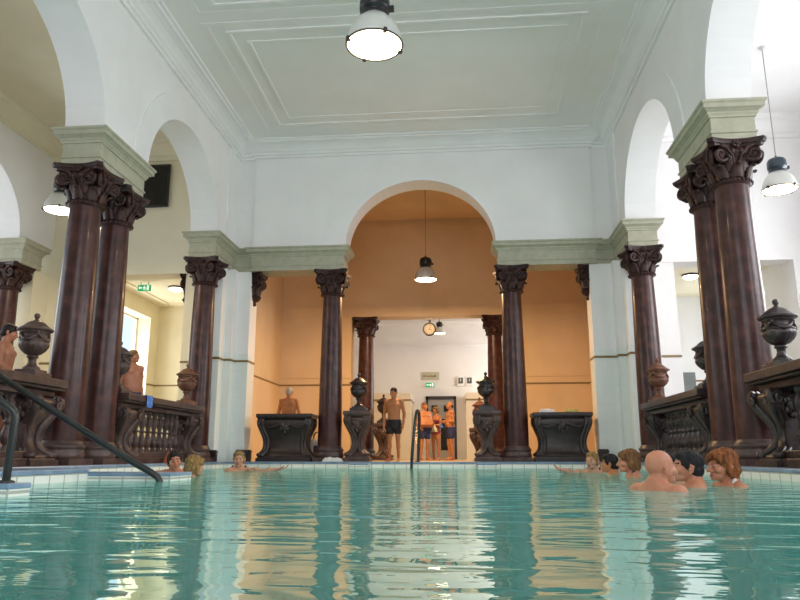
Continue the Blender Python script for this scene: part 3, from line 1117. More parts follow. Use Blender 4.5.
def pedestal_meshes(w, d, H, swell):
    """w, d outer half sizes; swell = how far the sides draw in"""
    s = H / 1.12
    body = MB()
    rr = []
    for z, f in PED:
        g = 1 - (1 - f) * swell
        gx = w - (1 - f) * swell * 0.62
        gy = d - (1 - f) * swell * 0.62
        rr.append(rrect(gx - 0.04, gy - 0.04, z * s, 0.05))
    body.rings(rr, True)
    # carved mask and swags in the middle of the front and back faces
    for sy in (-1, 1):
        z0 = 0.82 * s
        y = sy * (d - 0.03)
        k = min(1.0, w / 0.35)
        body.ell((0, y, z0), (0.085, 0.05, 0.10), 12, 8)
        body.ell((0, y + sy * 0.045, z0 - 0.015), (0.028, 0.03, 0.035), 8, 6)
        for q in (-1, 1):
            body.ell((q * 0.035, y + sy * 0.035, z0 + 0.03), (0.022, 0.02, 0.014), 8, 6)
            body.ell((q * 0.085, y, z0 + 0.05), (0.045, 0.035, 0.05), 8, 6)
            body.ell((q * 0.075, y, z0 - 0.06), (0.04, 0.03, 0.05), 8, 6)
            body.tube([(q * 0.08, y - sy * 0.01, z0 + 0.05), (q * (0.08 + (w - 0.1) * 0.5), y - sy * 0.0, z0 - 0.04), (q * (w - 0.08), y - sy * 0.01, z0 + 0.06)], [0.02, 0.035, 0.02], 8)
        body.ell((0, y - sy * 0.03, z0 - 0.11), (0.05, 0.04, 0.06), 8, 6)
    scrolls = []
    sp = spiral(1.4, 0.085, 0.015, 22)
    for sx in (-1, 1):
        for sy in (-1, 1):
            m = MB()
            pts = []
            for z, f in PED:
                gx = w - (1 - f) * swell * 0.62
                gy = d - (1 - f) * swell * 0.62
                pts.append((gx, gy, z * s))
            # rib following the profile at the corner, two ridges wide
            for off in (0.035, 0.10):
                m.tube([(sx * (gx - off), sy * (gy - 0.035), z) for gx, gy, z in pts], 0.050, 10)
            for off in (0.07,):
                m.tube([(sx * (gx - 0.035), sy * (gy - off), z) for gx, gy, z in pts], 0.050, 10)
            zt = 0.90 * s
            gx, gy = w, d
            m.tube([(sx * (gx - 0.075) + sx * x * 0.9, sy * (gy + 0.012), zt + zz * 0.9) for x, zz in sp], [0.026 - 0.010 * i / 22 for i in range(23)], 8)
            m.tube([(sx * (gx + 0.012), sy * (gy - 0.09) + sy * x * 0.8, zt + zz * 0.9) for x, zz in sp], [0.026 - 0.010 * i / 22 for i in range(23)], 8)
            m.ell((sx * (gx - 0.05), sy * (gy - 0.05), 0.16 * s), (0.075, 0.075, 0.05), 10, 6)
            scrolls.append(m)
    foot = MB()
    foot.box((-w - 0.02, -d - 0.02, 0), (w + 0.02, d + 0.02, 0.085 * s))
    foot.rings([rrect(w - 0.005, d - 0.005, 0.085 * s, 0.02), rrect(w - 0.01, d - 0.01, 0.11 * s, 0.02), rrect(w - 0.05, d - 0.05, 0.135 * s, 0.02)], False)
    cap = MB()
    cap.rings([rrect(w - 0.02, d - 0.02, 0.99 * s, 0.01), rrect(w + 0.02, d + 0.02, 1.01 * s, 0.01), rrect(w + 0.03, d + 0.03, 1.03 * s, 0.01), rrect(w + 0.045, d + 0.045, 1.045 * s, 0.01), rrect(w + 0.045, d + 0.045, 1.11 * s, 0.01), rrect(w + 0.035, d + 0.035, 1.12 * s, 0.01)], False)
    return body, scrolls, foot, cap


def make_pedestal(name, label, cat, w, d, H, swell, stone, loc, rz=0, group=None):
    t = thing(name, label, cat, loc, rz, group)
    body, scrolls, foot, cap = pedestal_meshes(w, d, H, swell)
    b = body.build('body', stone, t)
    for m in scrolls:
        m.build('scroll', stone, b)
    foot.build('foot', stone, t)
    cap.build('top_slab', stone, t, bevel=0.006)
    return t


p0 = make_pedestal('urn_pedestal', 'small scrolled stone pedestal right of the left arch column', 'pedestal', 0.27, 0.27, 1.12, 1.0, M_STONE, (-1.45, 16.0, DK), 0, 'small urn pedestals')
dup(p0, (1.46, 16.0, DK), 0, 'small scrolled stone pedestal left of the right arch column')
dup(p0, (-1.46, 21.25, DK - 0.04), 0, 'dark pedestal in the rear doorway behind the man in black trunks')
dup(p0, (1.42, 20.4, DK - 0.22), 0, 'orange-lit pedestal peeping out left of the right small pedestal')
c0 = make_pedestal('stone_console', 'wide dark carved stone console in front of the man with his back turned', 'console', 0.60, 0.33, 1.06, 0.75, M_DKSHADESTONE, (-3.10, 16.0, DK), 0, 'wide stone consoles')
dup(c0, (3.10, 15.98, DK), 0, 'wide dark carved stone console with towels lying on top')


def make_balustrade(label, ya, yb, stone, nb):
    """runs along y from ya to yb; stands at its middle"""
    L = (yb - ya) / 2
    t = thing('balustrade', label, 'balustrade', (0, 0, 0), 0, 'stone balustrades between the columns')
    pw = 0.29
    for s in (-1, 1):
        body, scrolls, foot, cap = pedestal_meshes(0.27, pw, 0.98, 1.0)
        M = Matrix.Translation((0, s * (L - pw), 0))
        body.box((-0.10, -0.2, 0.1), (0.10, 0.2, 0.95))
        for m in (body, foot, *scrolls):
            m.v = [M @ p for p in m.v]
        body.v += foot.v
        o = len(body.v) - len(foot.v)
        body.f += [[i + o for i in f] for f in foot.f]
        body.s += foot.s
        b = body.build('pier', stone, t)
        for m in scrolls:
            m.build('scroll', stone, b)
    Li = L - 2 * pw
    mb = MB()
    mb.box((-0.23, -Li - 0.1, 0), (0.23, Li + 0.1, 0.10))
    mb.box((-0.18, -Li - 0.1, 0.10), (0.18, Li + 0.1, 0.19))
    mb.build('plinth', stone, t, bevel=0.01)
    mb = MB()
    mb.box((-0.17, -L + 0.02, 0.90), (0.17, L - 0.02, 0.985))
    mb.box((-0.28, -L - 0.02, 0.985), (0.28, L + 0.02, 1.02))
    mb.box((-0.32, -L - 0.03, 1.02), (0.32, L + 0.03, 1.13))
    mb.build('rail', stone, t, bevel=0.012)
    prof = [(0.062, 0.19), (0.062, 0.235), (0.045, 0.245), (0.04, 0.265), (0.062, 0.30), (0.078, 0.35), (0.075, 0.39), (0.05, 0.45), (0.036, 0.50), (0.035, 0.525), (0.055, 0.535), (0.055, 0.56), (0.035, 0.57), (0.036, 0.595), (0.05, 0.645), (0.074, 0.70), (0.078, 0.74), (0.062, 0.79), (0.04, 0.825), (0.045, 0.845), (0.062, 0.855), (0.062, 0.90)]
    step = 2 * Li / nb
    for i in range(nb):
        mb = MB().lathe(prof, 18, M=Matrix.Translation((0, -Li + step * (i + 0.5), 0)))
        mb.build('baluster', stone, t)
    return t


B0 = make_balustrade('stone balustrade between the left pair of columns and the left far corner column', 10.95, 14.32, M_STONE, 9)
B0.location = (-COLX, (10.95 + 14.32) / 2, DK)
B1 = make_balustrade('dark shaded stone balustrade between the right pair of columns and the right far corner column', 10.95, 14.32, M_DKSHADESTONE, 9)
B1.location = (COLX, (10.95 + 14.32) / 2, DK)
yc = mir((10.95 + 14.32) / 2) + 5.07
dup(B0, (-COLX, 7.42, DK), 0, 'near stone balustrade end with a scrolled pier, cut by the left edge')
dup(B1, (COLX, 7.42, DK), 0, 'near dark balustrade end with a scrolled pier, cut by the right edge')

# dark stone blocks at the foot of the piers
for x, y, w, h, lab in ((-4.0, 15.66, 0.17, 0.26, 'dark stone block at the foot of the left far pier, behind the capped swimmer'),
                        (-4.55, 15.10, 0.13, 0.25, 'dark stone block at the foot of the pier beside the left far corner column'),
                        (3.92, 15.66, 0.11, 0.27, 'small dark stone block right of the towel console')):
    t = thing('stone_block', lab, 'block', (x, y, DK))
    mb = MB().box((-w, -0.05, 0), (w, 0.05, h * 0.75))
    mb.build('body', M_DKSHADESTONE, t, bevel=0.01)
    mb = MB().rings([rrect(w + 0.012, 0.06, h * 0.75, 0.01), rrect(w + 0.012, 0.06, h * 0.85, 0.01), rrect(w * 0.9, 0.045, h, 0.01)], False)
    mb.build('cap', M_DKSHADESTONE, t)


# ------------------------------------------------------------------ lamps, signs, clock
def make_pendant(label, r, ztop, cap=M_BLACK, glow=M_GLOW):
    """origin at the middle of the glass disc; cord up to ztop"""
    t = thing('pendant_lamp', label, 'lamp', (0, 0, 0), 0, 'bell-shaped pendant lamps')
    k = r / 0.34
    mb = MB()
    mb.lathe([(0.335 * k, 0.005 * k), (0.34 * k, 0.01 * k), (0.338 * k, 0.05 * k), (0.325 * k, 0.12 * k), (0.295 * k, 0.20 * k), (0.25 * k, 0.28 * k), (0.20 * k, 0.34 * k), (0.17 * k, 0.37 * k), (0.165 * k, 0.36 * k), (0.24 * k, 0.27 * k), (0.315 * k, 0.12 * k), (0.325 * k, 0.02 * k)], 48)
    sh = mb.build('shade', M_SHADE, t)
    mb = MB()
    mb.lathe([(0.333 * k, -0.012 * k), (0.35 * k, -0.010 * k), (0.352 * k, 0.012 * k), (0.338 * k, 0.016 * k)], 48)
    mb.v.append(Vector((0, 0, 0)))
    mb.v.pop()
    ring = MB()
    R_, r_ = 0.343 * k, 0.012 * k
    ring.tube([(R_ * math.cos(2 * PI * i / 48), R_ * math.sin(2 * PI * i / 48), 0) for i in range(49)], r_, 8)
    ring.build('rim', M_WOODD, sh)
    for i in range(4):
        a = i * PI / 2 + 0.5
        c = MB().box((-0.03 * k, -0.02 * k, -0.022 * k), (0.025 * k, 0.02 * k, 0.03 * k), M=Matrix.Rotation(a, 4, 'Z') @ Matrix.Translation((0.34 * k, 0, 0)))
        c.build('clip', M_WOODD, sh)
    mb = MB()
    mb.lathe([(0.332 * k, 0.0), (0.25 * k, -0.02 * k), (0.13 * k, -0.032 * k), (0.01 * k, -0.036 * k)], 40)
    mb.build('glass', glow, t)
    mb = MB()
    mb.lathe([(0.14 * k, 0.35 * k), (0.17 * k, 0.37 * k), (0.17 * k, 0.41 * k), (0.135 * k, 0.42 * k), (0.135 * k, 0.45 * k), (0.185 * k, 0.46 * k), (0.19 * k, 0.50 * k), (0.185 * k, 0.62 * k), (0.16 * k, 0.67 * k), (0.10 * k, 0.70 * k), (0.03 * k, 0.72 * k), (0.02 * k, 0.76 * k)], 32)
    mb.box((0.16 * k, -0.03 * k, 0.46 * k), (0.24 * k, 0.03 * k, 0.52 * k))
    mb.build('housing', cap, t)
    mb = MB()
    mb.tube([(0, 0, 0.74 * k), (0, 0, ztop)], 0.009, 8)
    w = mb.build('cord', M_ROPE, t)
    mb = MB()
    mb.lathe([(0.0, ztop - 0.05), (0.05, ztop - 0.04), (0.07, ztop - 0.002)], 16)
    mb.build('ceiling_rose', M_SHADE, w)
    return t


def lamp_light(loc, power, color, r):
    l = bpy.data.lights.new('lamp_light', 'AREA')
    l.shape = 'DISK'
    l.size = 2 * r
    l.energy = power
    l.color = color
    o = bpy.data.objects.new('lamp_light', l)
    o.location = (loc[0], loc[1], loc[2] - 0.06)
    COL.objects.link(o)


p = make_pendant('big lit pendant lamp hanging at the top of the picture under the main ceiling', 0.34, CZ - 5.21)
p.location = (-0.07, 7.59, 5.21)
lamp_light(p.location, 45, (1.0, 0.82, 0.58), 0.33)
p = make_pendant('lit pendant lamp with a dark housing hanging inside the big far arch', 0.30, 7.8 - 4.96)
p.location = (0.0, 18.3, 4.96)
lamp_light(p.location, 440, WARM, 0.29)
M_NAVYH = mat('navy_lamp_housing', (0.02, 0.035, 0.05), 0.35)
p = make_pendant('lit pendant lamp with a blue-black housing in the right aisle', 0.30, 8.0 - 5.08, M_NAVYH)
p.location = (6.82, 12.64, 5.08)
lamp_light(p.location, 25, (1.0, 0.85, 0.6), 0.29)
p = make_pendant('lit pendant lamp in the left aisle behind the pair of columns', 0.30, 8.0 - 4.99)
p.location = (-6.86, 12.3, 4.99)
lamp_light(p.location, 120, (1.0, 0.80, 0.50), 0.29)
p = make_pendant('small bright pendant lamp behind the round clock', 0.20, 6.1 - 4.50)
p.location = (0.17, 24.2, 4.50)


def dome_light(loc, label):
    t = thing('dome_light', label, 'ceiling light', loc, 0, 'round ceiling lights in the side rooms')
    MB().lathe([(0.21, 0.0), (0.215, -0.03), (0.205, -0.05), (0.19, -0.05)], 32).build('rim', M_WOODD, t)
    MB().lathe([(0.195, -0.04), (0.18, -0.08), (0.13, -0.115), (0.06, -0.13), (0.005, -0.133)], 32).build('glass', M_GLOWC, t)


dome_light((-7.12, 18.6, 4.98), 'round lit ceiling light in the left side room, right of the exit sign')
dome_light((7.0, 18.45, 4.98), 'round lit ceiling light in the right side room')


def exit_sign(loc, w, h, label, hang):
    t = thing('exit_sign', label, 'sign', loc, 0)
    MB().box((-w / 2, 0, -h / 2), (w / 2, 0.05, h / 2)).build('box', M_EXIT, t)
    a = MB()
    k = h
    y0, y1 = -0.006, 0.0
    # doorway, running figure and arrow
    def pr(pts, m):
        m.rings([[(x * k, y0, z * k) for x, z in pts], [(x * k, y1, z * k) for x, z in pts]], False)
    pr([(0.45, -0.38), (0.8, -0.38), (0.8, 0.38), (0.45, 0.38)], a)
    pr([(-0.95, 0.0), (-0.68, 0.28), (-0.68, 0.09), (-0.35, 0.09), (-0.35, -0.09), (-0.68, -0.09), (-0.68, -0.28)], a)
    a.build('pictogram', M_EXITW, t)
    f = MB()
    y0, y1 = -0.008, 0.0
    pr([(0.02, 0.20), (0.12, 0.20), (0.12, 0.32), (0.02, 0.32)], f)
    pr([(-0.12, 0.16), (0.20, 0.16), (0.28, -0.02), (0.22, -0.06), (0.14, 0.06), (0.10, -0.06), (0.26, -0.18), (0.18, -0.38), (0.10, -0.34), (0.14, -0.2), (0.02, -0.12), (-0.12, -0.32), (-0.22, -0.28), (-0.06, -0.06), (-0.04, 0.06), (-0.16, 0.02), (-0.22, 0.08)], f)
    f.build('running_figure', M_EXITW, t)
    if hang:
        b = MB()
        b.tube([(-w * 0.3, 0.025, h / 2), (-w * 0.3, 0.025, h / 2 + hang)], 0.008, 6)
        b.tube([(w * 0.3, 0.025, h / 2), (w * 0.3, 0.025, h / 2 + hang)], 0.008, 6)
        b.build('hanger', M_GUN, t)
    return t


exit_sign((-7.72, 17.9, 4.80), 0.36, 0.17, 'green exit sign with a white arrow under the left side room ceiling', 0.09)
exit_sign((-0.28, BY - 0.055, 2.93), 0.33, 0.15, 'small green exit sign above the door in the white room', 0)
t = thing('information_board', 'beige sign board on the white wall above the small exit sign', 'sign', (-0.27, BY - 0.02, 3.27))
MB().box((-0.34, -0.0, -0.15), (0.34, 0.018, 0.15)).build('board', M_SIGN, t, bevel=0.005)
mb = MB()
random.seed(3)
x = -0.27
while x < 0.24:
    w = random.uniform(0.012, 0.03)
    mb.box((x, -0.004, -0.035), (x + w, 0.0, 0.03 if random.random() < 0.7 else 0.01))
    x += w + random.choice((0.008, 0.01, 0.03))
mb.build('line_of_lettering', M_SIGNT, t)
for dx, lab in ((0.72, 'dark round-edged gauge on the white wall, the one nearer the beige sign'), (1.05, 'dark gauge on the white wall, the one nearer the right urn')):
    t = thing('wall_gauge', lab, 'gauge', (dx + 0.16, BY - 0.06, 3.05), 0, 'twin gauges on the white wall')
    MB().box((-0.14, 0.0, -0.18), (0.14, 0.06, 0.18)).build('housing', M_WPLAST, t, bevel=0.01)
    MB().box((-0.09, -0.012, -0.08), (0.09, 0.0, 0.14)).build('face', mat('gauge_face', (0.05, 0.06, 0.055), 0.3), t, bevel=0.008)
    MB().box((-0.01, -0.018, 0.0), (0.01, -0.012, 0.10)).build('pointer', M_WPLAST, t)

t = thing('hanging_clock', 'round black-rimmed clock hanging under the lintel of the rear doorway', 'clock', (-0.03, 20.9, 4.06))
Mc = Matrix.Rotation(PI / 2, 4, 'X')
MB().lathe([(0.165, -0.05), (0.20, -0.05), (0.205, 0.0), (0.20, 0.05), (0.165, 0.055), (0.16, 0.035)], 40, M=Mc).build('case', M_BLACK, t)
MB().lathe([(0.17, -0.03), (0.17, 0.036)], 40, M=Mc).build('dial', M_CLOCKF, t)
mb = MB()
for i in range(12):
    a = i * PI / 6
    mb.box((-0.006, -0.042, 0.12), (0.006, -0.036, 0.15), M=Matrix.Rotation(a, 4, 'Y'))
mb.build('hour_marks', M_BLACK, t)
MB().box((-0.008, -0.048, -0.02), (0.008, -0.044, 0.085), M=Matrix.Rotation(2.1, 4, 'Y')).build('hour_hand', M_BLACK, t)
MB().box((-0.005, -0.052, -0.03), (0.005, -0.048, 0.125), M=Matrix.Rotation(0.35, 4, 'Y')).build('minute_hand', M_BLACK, t)
mb = MB()
mb.tube([(0, 0, 0.2), (0, 0, 0.30)], 0.025, 10)
mb.tube([(0, 0, 0.30), (0, 0.6, 0.30)], 0.025, 10)
mb.box((-0.09, -0.06, 0.29), (0.09, 0.06, 0.32))
mb.build('bracket', M_BLACK, t)

# black screen on the end wall of the left aisle
t = thing('wall_screen', 'black flat screen high on the cream wall behind the left pair of columns', 'screen', (-7.08, 15.66, 6.85))
MB().box((-0.86, 0.0, -0.56), (0.86, 0.06, 0.56)).build('frame', M_BLACK, t, bevel=0.01)
MB().box((-0.80, -0.006, -0.50), (0.80, 0.0, 0.50)).build('glass', mat('screen_glass', (0.006, 0.007, 0.008), 0.25), t)
MB().box((-0.15, 0.06, -0.15), (0.15, 0.09, 0.15)).build('mount', M_BLACK, t)


# ------------------------------------------------------------------ handrails
def smooth_path(pts, n=8):
    pts = [Vector(p) for p in pts]
    out = []
    for i in range(len(pts) - 1):
        p0 = pts[max(i - 1, 0)]
        p1, p2 = pts[i], pts[i + 1]
        p3 = pts[min(i + 2, len(pts) - 1)]
        for k in range(n):
            u = k / n
            out.append(0.5 * ((2 * p1) + (-p0 + p2) * u + (2 * p0 - 5 * p1 + 4 * p2 - p3) * u * u + (-p0 + 3 * p1 - 3 * p2 + p3) * u ** 3))
    out.append(pts[-1])
    return out


t = thing('handrail', 'long black handrail sloping down into the water at the lower left', 'handrail', (-4.45, 7.0, DK))
mb = MB()
mb.tube(smooth_path([(0.14, 0, 1.04), (0.2, 0, 1.09), (0.4, 0, 1.0), (1.55, 0, 0.335), (2.0, 0, 0.08), (2.22, 0, -0.035), (2.31, 0, -0.11), (2.34, 0, -0.30), (2.34, 0, -0.9)]), 0.034, 14)
mb.build('rail', M_GUN, t)
mb = MB()
mb.tube([(0.14, 0, 1.06), (0.14, 0, 0.9), (0.14, 0, 0.0)], 0.034, 14)
mb.build('post', M_GUN, t)
t = thing('handrail', 'short dark handrail post standing on the near tiled ledge, bottom left corner', 'handrail', (-2.06, 4.45, 0.126))
mb = MB()
mb.tube([(0, 0, 0.0), (0.01, 0, 0.42), (0.005, 0, 0.455), (-0.03, 0, 0.485), (-0.5, 0, 0.77), (-1.0, 0, 1.0)], 0.026, 12)
mb.build('rail', M_GUN, t)
mb = MB().lathe([(0.055, 0.0), (0.055, 0.012), (0.03, 0.02)], 20)
mb.build('floor_flange', M_GUN, t)
t = thing('ladder_rail', 'dark upright ladder handrail at the far pool edge, in front of the doorway', 'handrail', (-0.06, 15.2, DK))
for dx, y in ((0.0, 0.2), (-0.10, -0.28)):
    pass
mb = MB()
mb.tube(smooth_path([(-0.10, -0.30, -0.9), (-0.10, -0.30, -0.1), (-0.055, -0.27, 0.55), (-0.01, -0.18, 0.98), (0.02, -0.03, 1.08), (0.045, 0.10, 0.98), (0.03, 0.16, 0.6), (0.01, 0.16, 0.0)]), 0.032, 12)
mb.build('rail', M_GUN, t)
MB().lathe([(0.06, 0.0), (0.06, 0.012), (0.035, 0.02)], 20, M=Matrix.Translation((0, 0.16, 0.003))).build('floor_flange', M_GUN, t)
# ------------------------------------------------------------------ people
def capsule(mb, a, b, ra, rb, n=14, M=None):
    a, b = Vector(a), Vector(b)
    d = b - a
    L = max(d.length, 1e-5)
    d = d / L
    up = Vector((0, 0, 1)) if abs(d.z) < 0.9 else Vector((0, 1, 0))
    x = d.cross(up).normalized()
    y = x.cross(d).normalized()
    prof = []
    for i in range(1, 5):
        t = PI / 2 * (1 - i / 4)
        prof.append((-ra * math.sin(t), ra * math.cos(t)))
    for i in range(0, 4):
        t = PI / 2 * i / 4
        prof.append((L + rb * math.sin(t), rb * math.cos(t)))
    rr = [[a + d * h + (x * math.cos(2 * PI * j / n) + y * math.sin(2 * PI * j / n)) * r for j in range(n)] for h, r in prof]
    mb.rings(rr, True, M=M)


def remesh(mb, name, voxel, smooth=4, displace=None):
    me = bpy.data.meshes.new(name)
    me.from_pydata([tuple(p) for p in mb.v], [], mb.f)
    bm = bmesh.new()
    bm.from_mesh(me)
    bmesh.ops.recalc_face_normals(bm, faces=bm.faces)
    bm.to_mesh(me)
    bm.free()
    o = bpy.data.objects.new(name, me)
    COL.objects.link(o)
    r = o.modifiers.new('remesh', 'REMESH')
    r.mode = 'VOXEL'
    r.voxel_size = voxel
    r.adaptivity = 0.0
    if smooth:
        s = o.modifiers.new('smooth', 'SMOOTH')
        s.factor = 0.5
        s.iterations = smooth
    dg = bpy.context.evaluated_depsgraph_get()
    new = bpy.data.meshes.new_from_object(o.evaluated_get(dg), preserve_all_data_layers=False, depsgraph=dg)
    new.name = name
    bpy.data.objects.remove(o)
    bpy.data.meshes.remove(me)
    if displace:
        bm = bmesh.new()
        bm.from_mesh(new)
        bm.normal_update()
        for v in bm.verts:
            v.co += v.normal * displace(v.co)
        bm.to_mesh(new)
        bm.free()
    new.polygons.foreach_set('use_smooth', [True] * len(new.polygons))
    new.update()
    return new


def person(label, loc, rz, H, skinm, hair='short', hairm=H_DARK, trunks=None, suit=None, belly=0.0, female=False,
           pose=None, yaw=0.0, nod=0.0, tilt=0.0, voxel=0.0075, group=None, wide=1.0, beard=False, hunch=0.0, cap=None):
    p = {'shL': (0.185, 0.005, 1.41), 'elL': (0.235, 0.03, 1.12), 'wrL': (0.235, -0.05, 0.875),
         'shR': (-0.185, 0.005, 1.41), 'elR': (-0.235, 0.03, 1.12), 'wrR': (-0.235, -0.05, 0.875),
         'hiL': (0.09, 0.0, 0.87), 'knL': (0.105, -0.015, 0.48), 'anL': (0.11, 0.025, 0.085), 'toL': (0.14, -0.16, 0.028),
         'hiR': (-0.09, 0.0, 0.87), 'knR': (-0.105, -0.015, 0.48), 'anR': (-0.11, 0.025, 0.085), 'toR': (-0.14, -0.16, 0.028)}
    if female:
        for q in 'LR':
            s = 1 if q == 'L' else -1
            p['sh' + q] = (s * 0.165, 0.005, 1.40)
            p['el' + q] = (s * 0.215, 0.03, 1.12)
            p['wr' + q] = (s * 0.225, -0.05, 0.88)
    p.update(pose or {})
    V = {k: Vector(v) for k, v in p.items()}
    w = wide
    mb = MB()
    # trunk as one loft: z, centre y, half width, half depth
    sh = 0.93 if female else 1.0
    waist = 0.130 if female else 0.148
    tor = [(0.79, 0.0, 0.10, 0.085), (0.83, 0.0, 0.150, 0.108), (0.90, 0.004, 0.170, 0.118), (0.98, 0.0, 0.158 + belly * 0.3, 0.108 + belly * 0.5),
           (1.06, -belly * 0.5, waist + belly * 0.5, 0.100 + belly * 0.9), (1.14, -belly * 0.45, waist + 0.004 + belly * 0.4, 0.104 + belly * 0.7), (1.22, -0.004 - belly * 0.15, 0.160 * sh + belly * 0.2, 0.112 + belly * 0.3),
           (1.30, -0.006, 0.176 * sh, 0.116), (1.36, 0.0, 0.180 * sh, 0.108), (1.41, 0.006, 0.165 * sh, 0.090), (1.45, 0.01, 0.125 * sh, 0.072), (1.485, 0.012, 0.075, 0.060), (1.51, 0.012, 0.05, 0.05)]

    def loft(rows, grow=0.0, z0=-9, z1=9):
        rr = []
        for z, cy, a, b in rows:
            if z0 <= z <= z1:
                ring = []
                for j in range(24):
                    t = 2 * PI * j / 24
                    c, s_ = math.cos(t), math.sin(t)
                    e = 0.82
                    x = (a * w + grow) * math.copysign(abs(c) ** e, c)
                    y = cy + (b + grow) * math.copysign(abs(s_) ** e, s_)
                    ring.append((x, y, z))
                rr.append(ring)
        return rr
    mb.rings(loft(tor))
    if female:
        for s in (-1, 1):
            mb.ell((s * 0.075, -0.095, 1.265), (0.062, 0.06, 0.06))
    else:
        for s in (-1, 1):
            mb.ell((s * 0.080, -0.082, 1.325), (0.080, 0.045, 0.055))
            mb.ell((s * 0.085, 0.070, 1.345), (0.070, 0.045, 0.075))
    for s in (-1, 1):
        mb.ell((s * 0.075, 0.055, 0.875), (0.085, 0.085, 0.085))
    for q in 'LR':
        s = 1 if q == 'L' else -1
        f = 0.86 if female else 1.0
        # shoulder, arm, hand
        mb.ell(V['sh' + q], (0.066 * f, 0.064 * f, 0.066 * f))
        capsule(mb, (s * 0.09, 0.015, 1.435), V['sh' + q], 0.052 * f, 0.056 * f)
        capsule(mb, V['sh' + q], V['el' + q], 0.054 * f, 0.040 * f)
        mid = V['sh' + q].lerp(V['el' + q], 0.45)
        mb.ell(mid + Vector((0, -0.008, 0)), (0.052 * f, 0.053 * f, 0.07))
        capsule(mb, V['el' + q], V['wr' + q], 0.041 * f, 0.027 * f)
        mb.ell(V['el' + q].lerp(V['wr' + q], 0.28), (0.043 * f, 0.043 * f, 0.055))
        d = (V['wr' + q] - V['el' + q]).normalized()
        b = Vector((0, -1, 0)) - d * d.dot(Vector((0, -1, 0)))
        if b.length < 0.3:
            b = Vector((0, 0, 1)) - d * d.dot(Vector((0, 0, 1)))
        b.normalize()
        nrm = d.cross(b).normalized()
        if nrm.x * s > 0:
            nrm = -nrm
        W = V['wr' + q]
        for i in range(5):
            u = (i - 2) / 2.2
            capsule(mb, W + d * 0.015 + b * u * 0.022, W + d * 0.082 + b * u * 0.034, 0.015, 0.0125, 8)
        for i, ln in enumerate((0.060, 0.076, 0.082, 0.074)):
            u = (i - 1.5) * -0.0225
            k0 = W + d * 0.082 - b * u
            k1 = k0 + (d * 0.94 + nrm * 0.22) * ln * 0.5 - b * u * 0.12
            k2 = k1 + (d * 0.72 + nrm * 0.62) * ln * 0.34
            k3 = k2 + (d * 0.35 + nrm * 0.9) * ln * 0.24
            capsule(mb, k0, k1, 0.0098, 0.0088, 8)
            capsule(mb, k1, k2, 0.0088, 0.008, 8)
            capsule(mb, k2, k3, 0.008, 0.0072, 8)
        t0 = W + d * 0.025 + b * 0.022
        t1 = t0 + (d * 0.5 + b * 0.75 + nrm * 0.35) * 0.042
        t2 = t1 + (d * 0.85 + b * 0.35 + nrm * 0.35) * 0.032
        t3 = t2 + (d * 0.9 + nrm * 0.3) * 0.022
        capsule(mb, t0, t1, 0.016, 0.0125, 8)
        capsule(mb, t1, t2, 0.0125, 0.0105, 8)
        capsule(mb, t2, t3, 0.0105, 0.009, 8)
        # leg and foot
        capsule(mb, V['hi' + q], V['kn' + q], 0.088, 0.054)
        mb.ell(V['hi' + q].lerp(V['kn' + q], 0.35), (0.084, 0.086, 0.13))
        mb.ell(V['kn' + q] + Vector((0, -0.014, 0)), (0.05, 0.05, 0.058))
        capsule(mb, V['kn' + q], V['an' + q], 0.051, 0.036)
        mb.ell(V['kn' + q].lerp(V['an' + q], 0.30) + Vector((0, 0.018, 0)), (0.053, 0.056, 0.12))
        A, T = V['an' + q], V['to' + q]
        fd = (T - A)
        fd.z = 0
        fd.normalize()
        heel = Vector((A.x, A.y, 0)) - fd * 0.035
        ball = Vector((T.x, T.y, 0)) - fd * 0.03
        capsule(mb, heel + Vector((0, 0, 0.034)), A, 0.033, 0.038, 10)
        capsule(mb, heel + Vector((0, 0, 0.032)), ball + Vector((0, 0, 0.024)), 0.032, 0.026, 10)
        capsule(mb, A + fd * 0.01 + Vector((0, 0, -0.01)), ball + Vector((0, 0, 0.03)), 0.034, 0.026, 10)
        sd = Vector((-fd.y, fd.x, 0))
        for i in range(5):
            u = (i - 2) * 0.017
            capsule(mb, ball + sd * u * 1.2 + Vector((0, 0, 0.02)), ball + sd * u * 1.35 + fd * (0.05 - 0.006 * abs(i - 1)) + Vector((0, 0, 0.013)), 0.014, 0.0105, 8)
    # neck and head
    HM = Matrix.Translation((0, -0.004 - hunch * 0.6, 1.555 - hunch)) @ Matrix.Rotation(yaw, 4, 'Z') @ Matrix.Rotation(nod, 4, 'X') @ Matrix.Rotation(tilt, 4, 'Y')
    nr = 0.050 if female else 0.058
    capsule(mb, (0, 0.012, 1.46), HM @ Vector((0, 0.018, 0.045)), nr + 0.006, nr)

    def E(c, r, n=16, m=10):
        mb.ell(c, r, n, m, HM)
    E((0, 0.014, 0.100), (0.076, 0.098, 0.092), 24, 16)
    E((0, -0.030, 0.060), (0.064, 0.064, 0.085), 20, 12)
    E((0, -0.040, 0.008), (0.052, 0.052, 0.040))
    E((0, -0.080, -0.012), (0.024, 0.018, 0.018))
    E((0, -0.080, 0.097), (0.050, 0.020, 0.013))
    capsule(mb, (0, -0.090, 0.088), (0, -0.117, 0.046), 0.010, 0.0145, 10, HM)
    for s in (-1, 1):
        E((s * 0.013, -0.104, 0.041), (0.012, 0.014, 0.010))
        E((s * 0.042, -0.060, 0.050), (0.026, 0.030, 0.026))
        E((s * 0.030, -0.0800, 0.076), (0.0155, 0.0135, 0.0105))
        # ear: rim and lobe
        E((s * 0.080, 0.016, 0.062), (0.010, 0.021, 0.033))
        capsule(mb, (s * 0.080, 0.020, 0.045), (s * 0.091, 0.034, 0.080), 0.008, 0.008, 8, HM)
        capsule(mb, (s * 0.091, 0.034, 0.080), (s * 0.086, 0.010, 0.092), 0.008, 0.007, 8, HM)
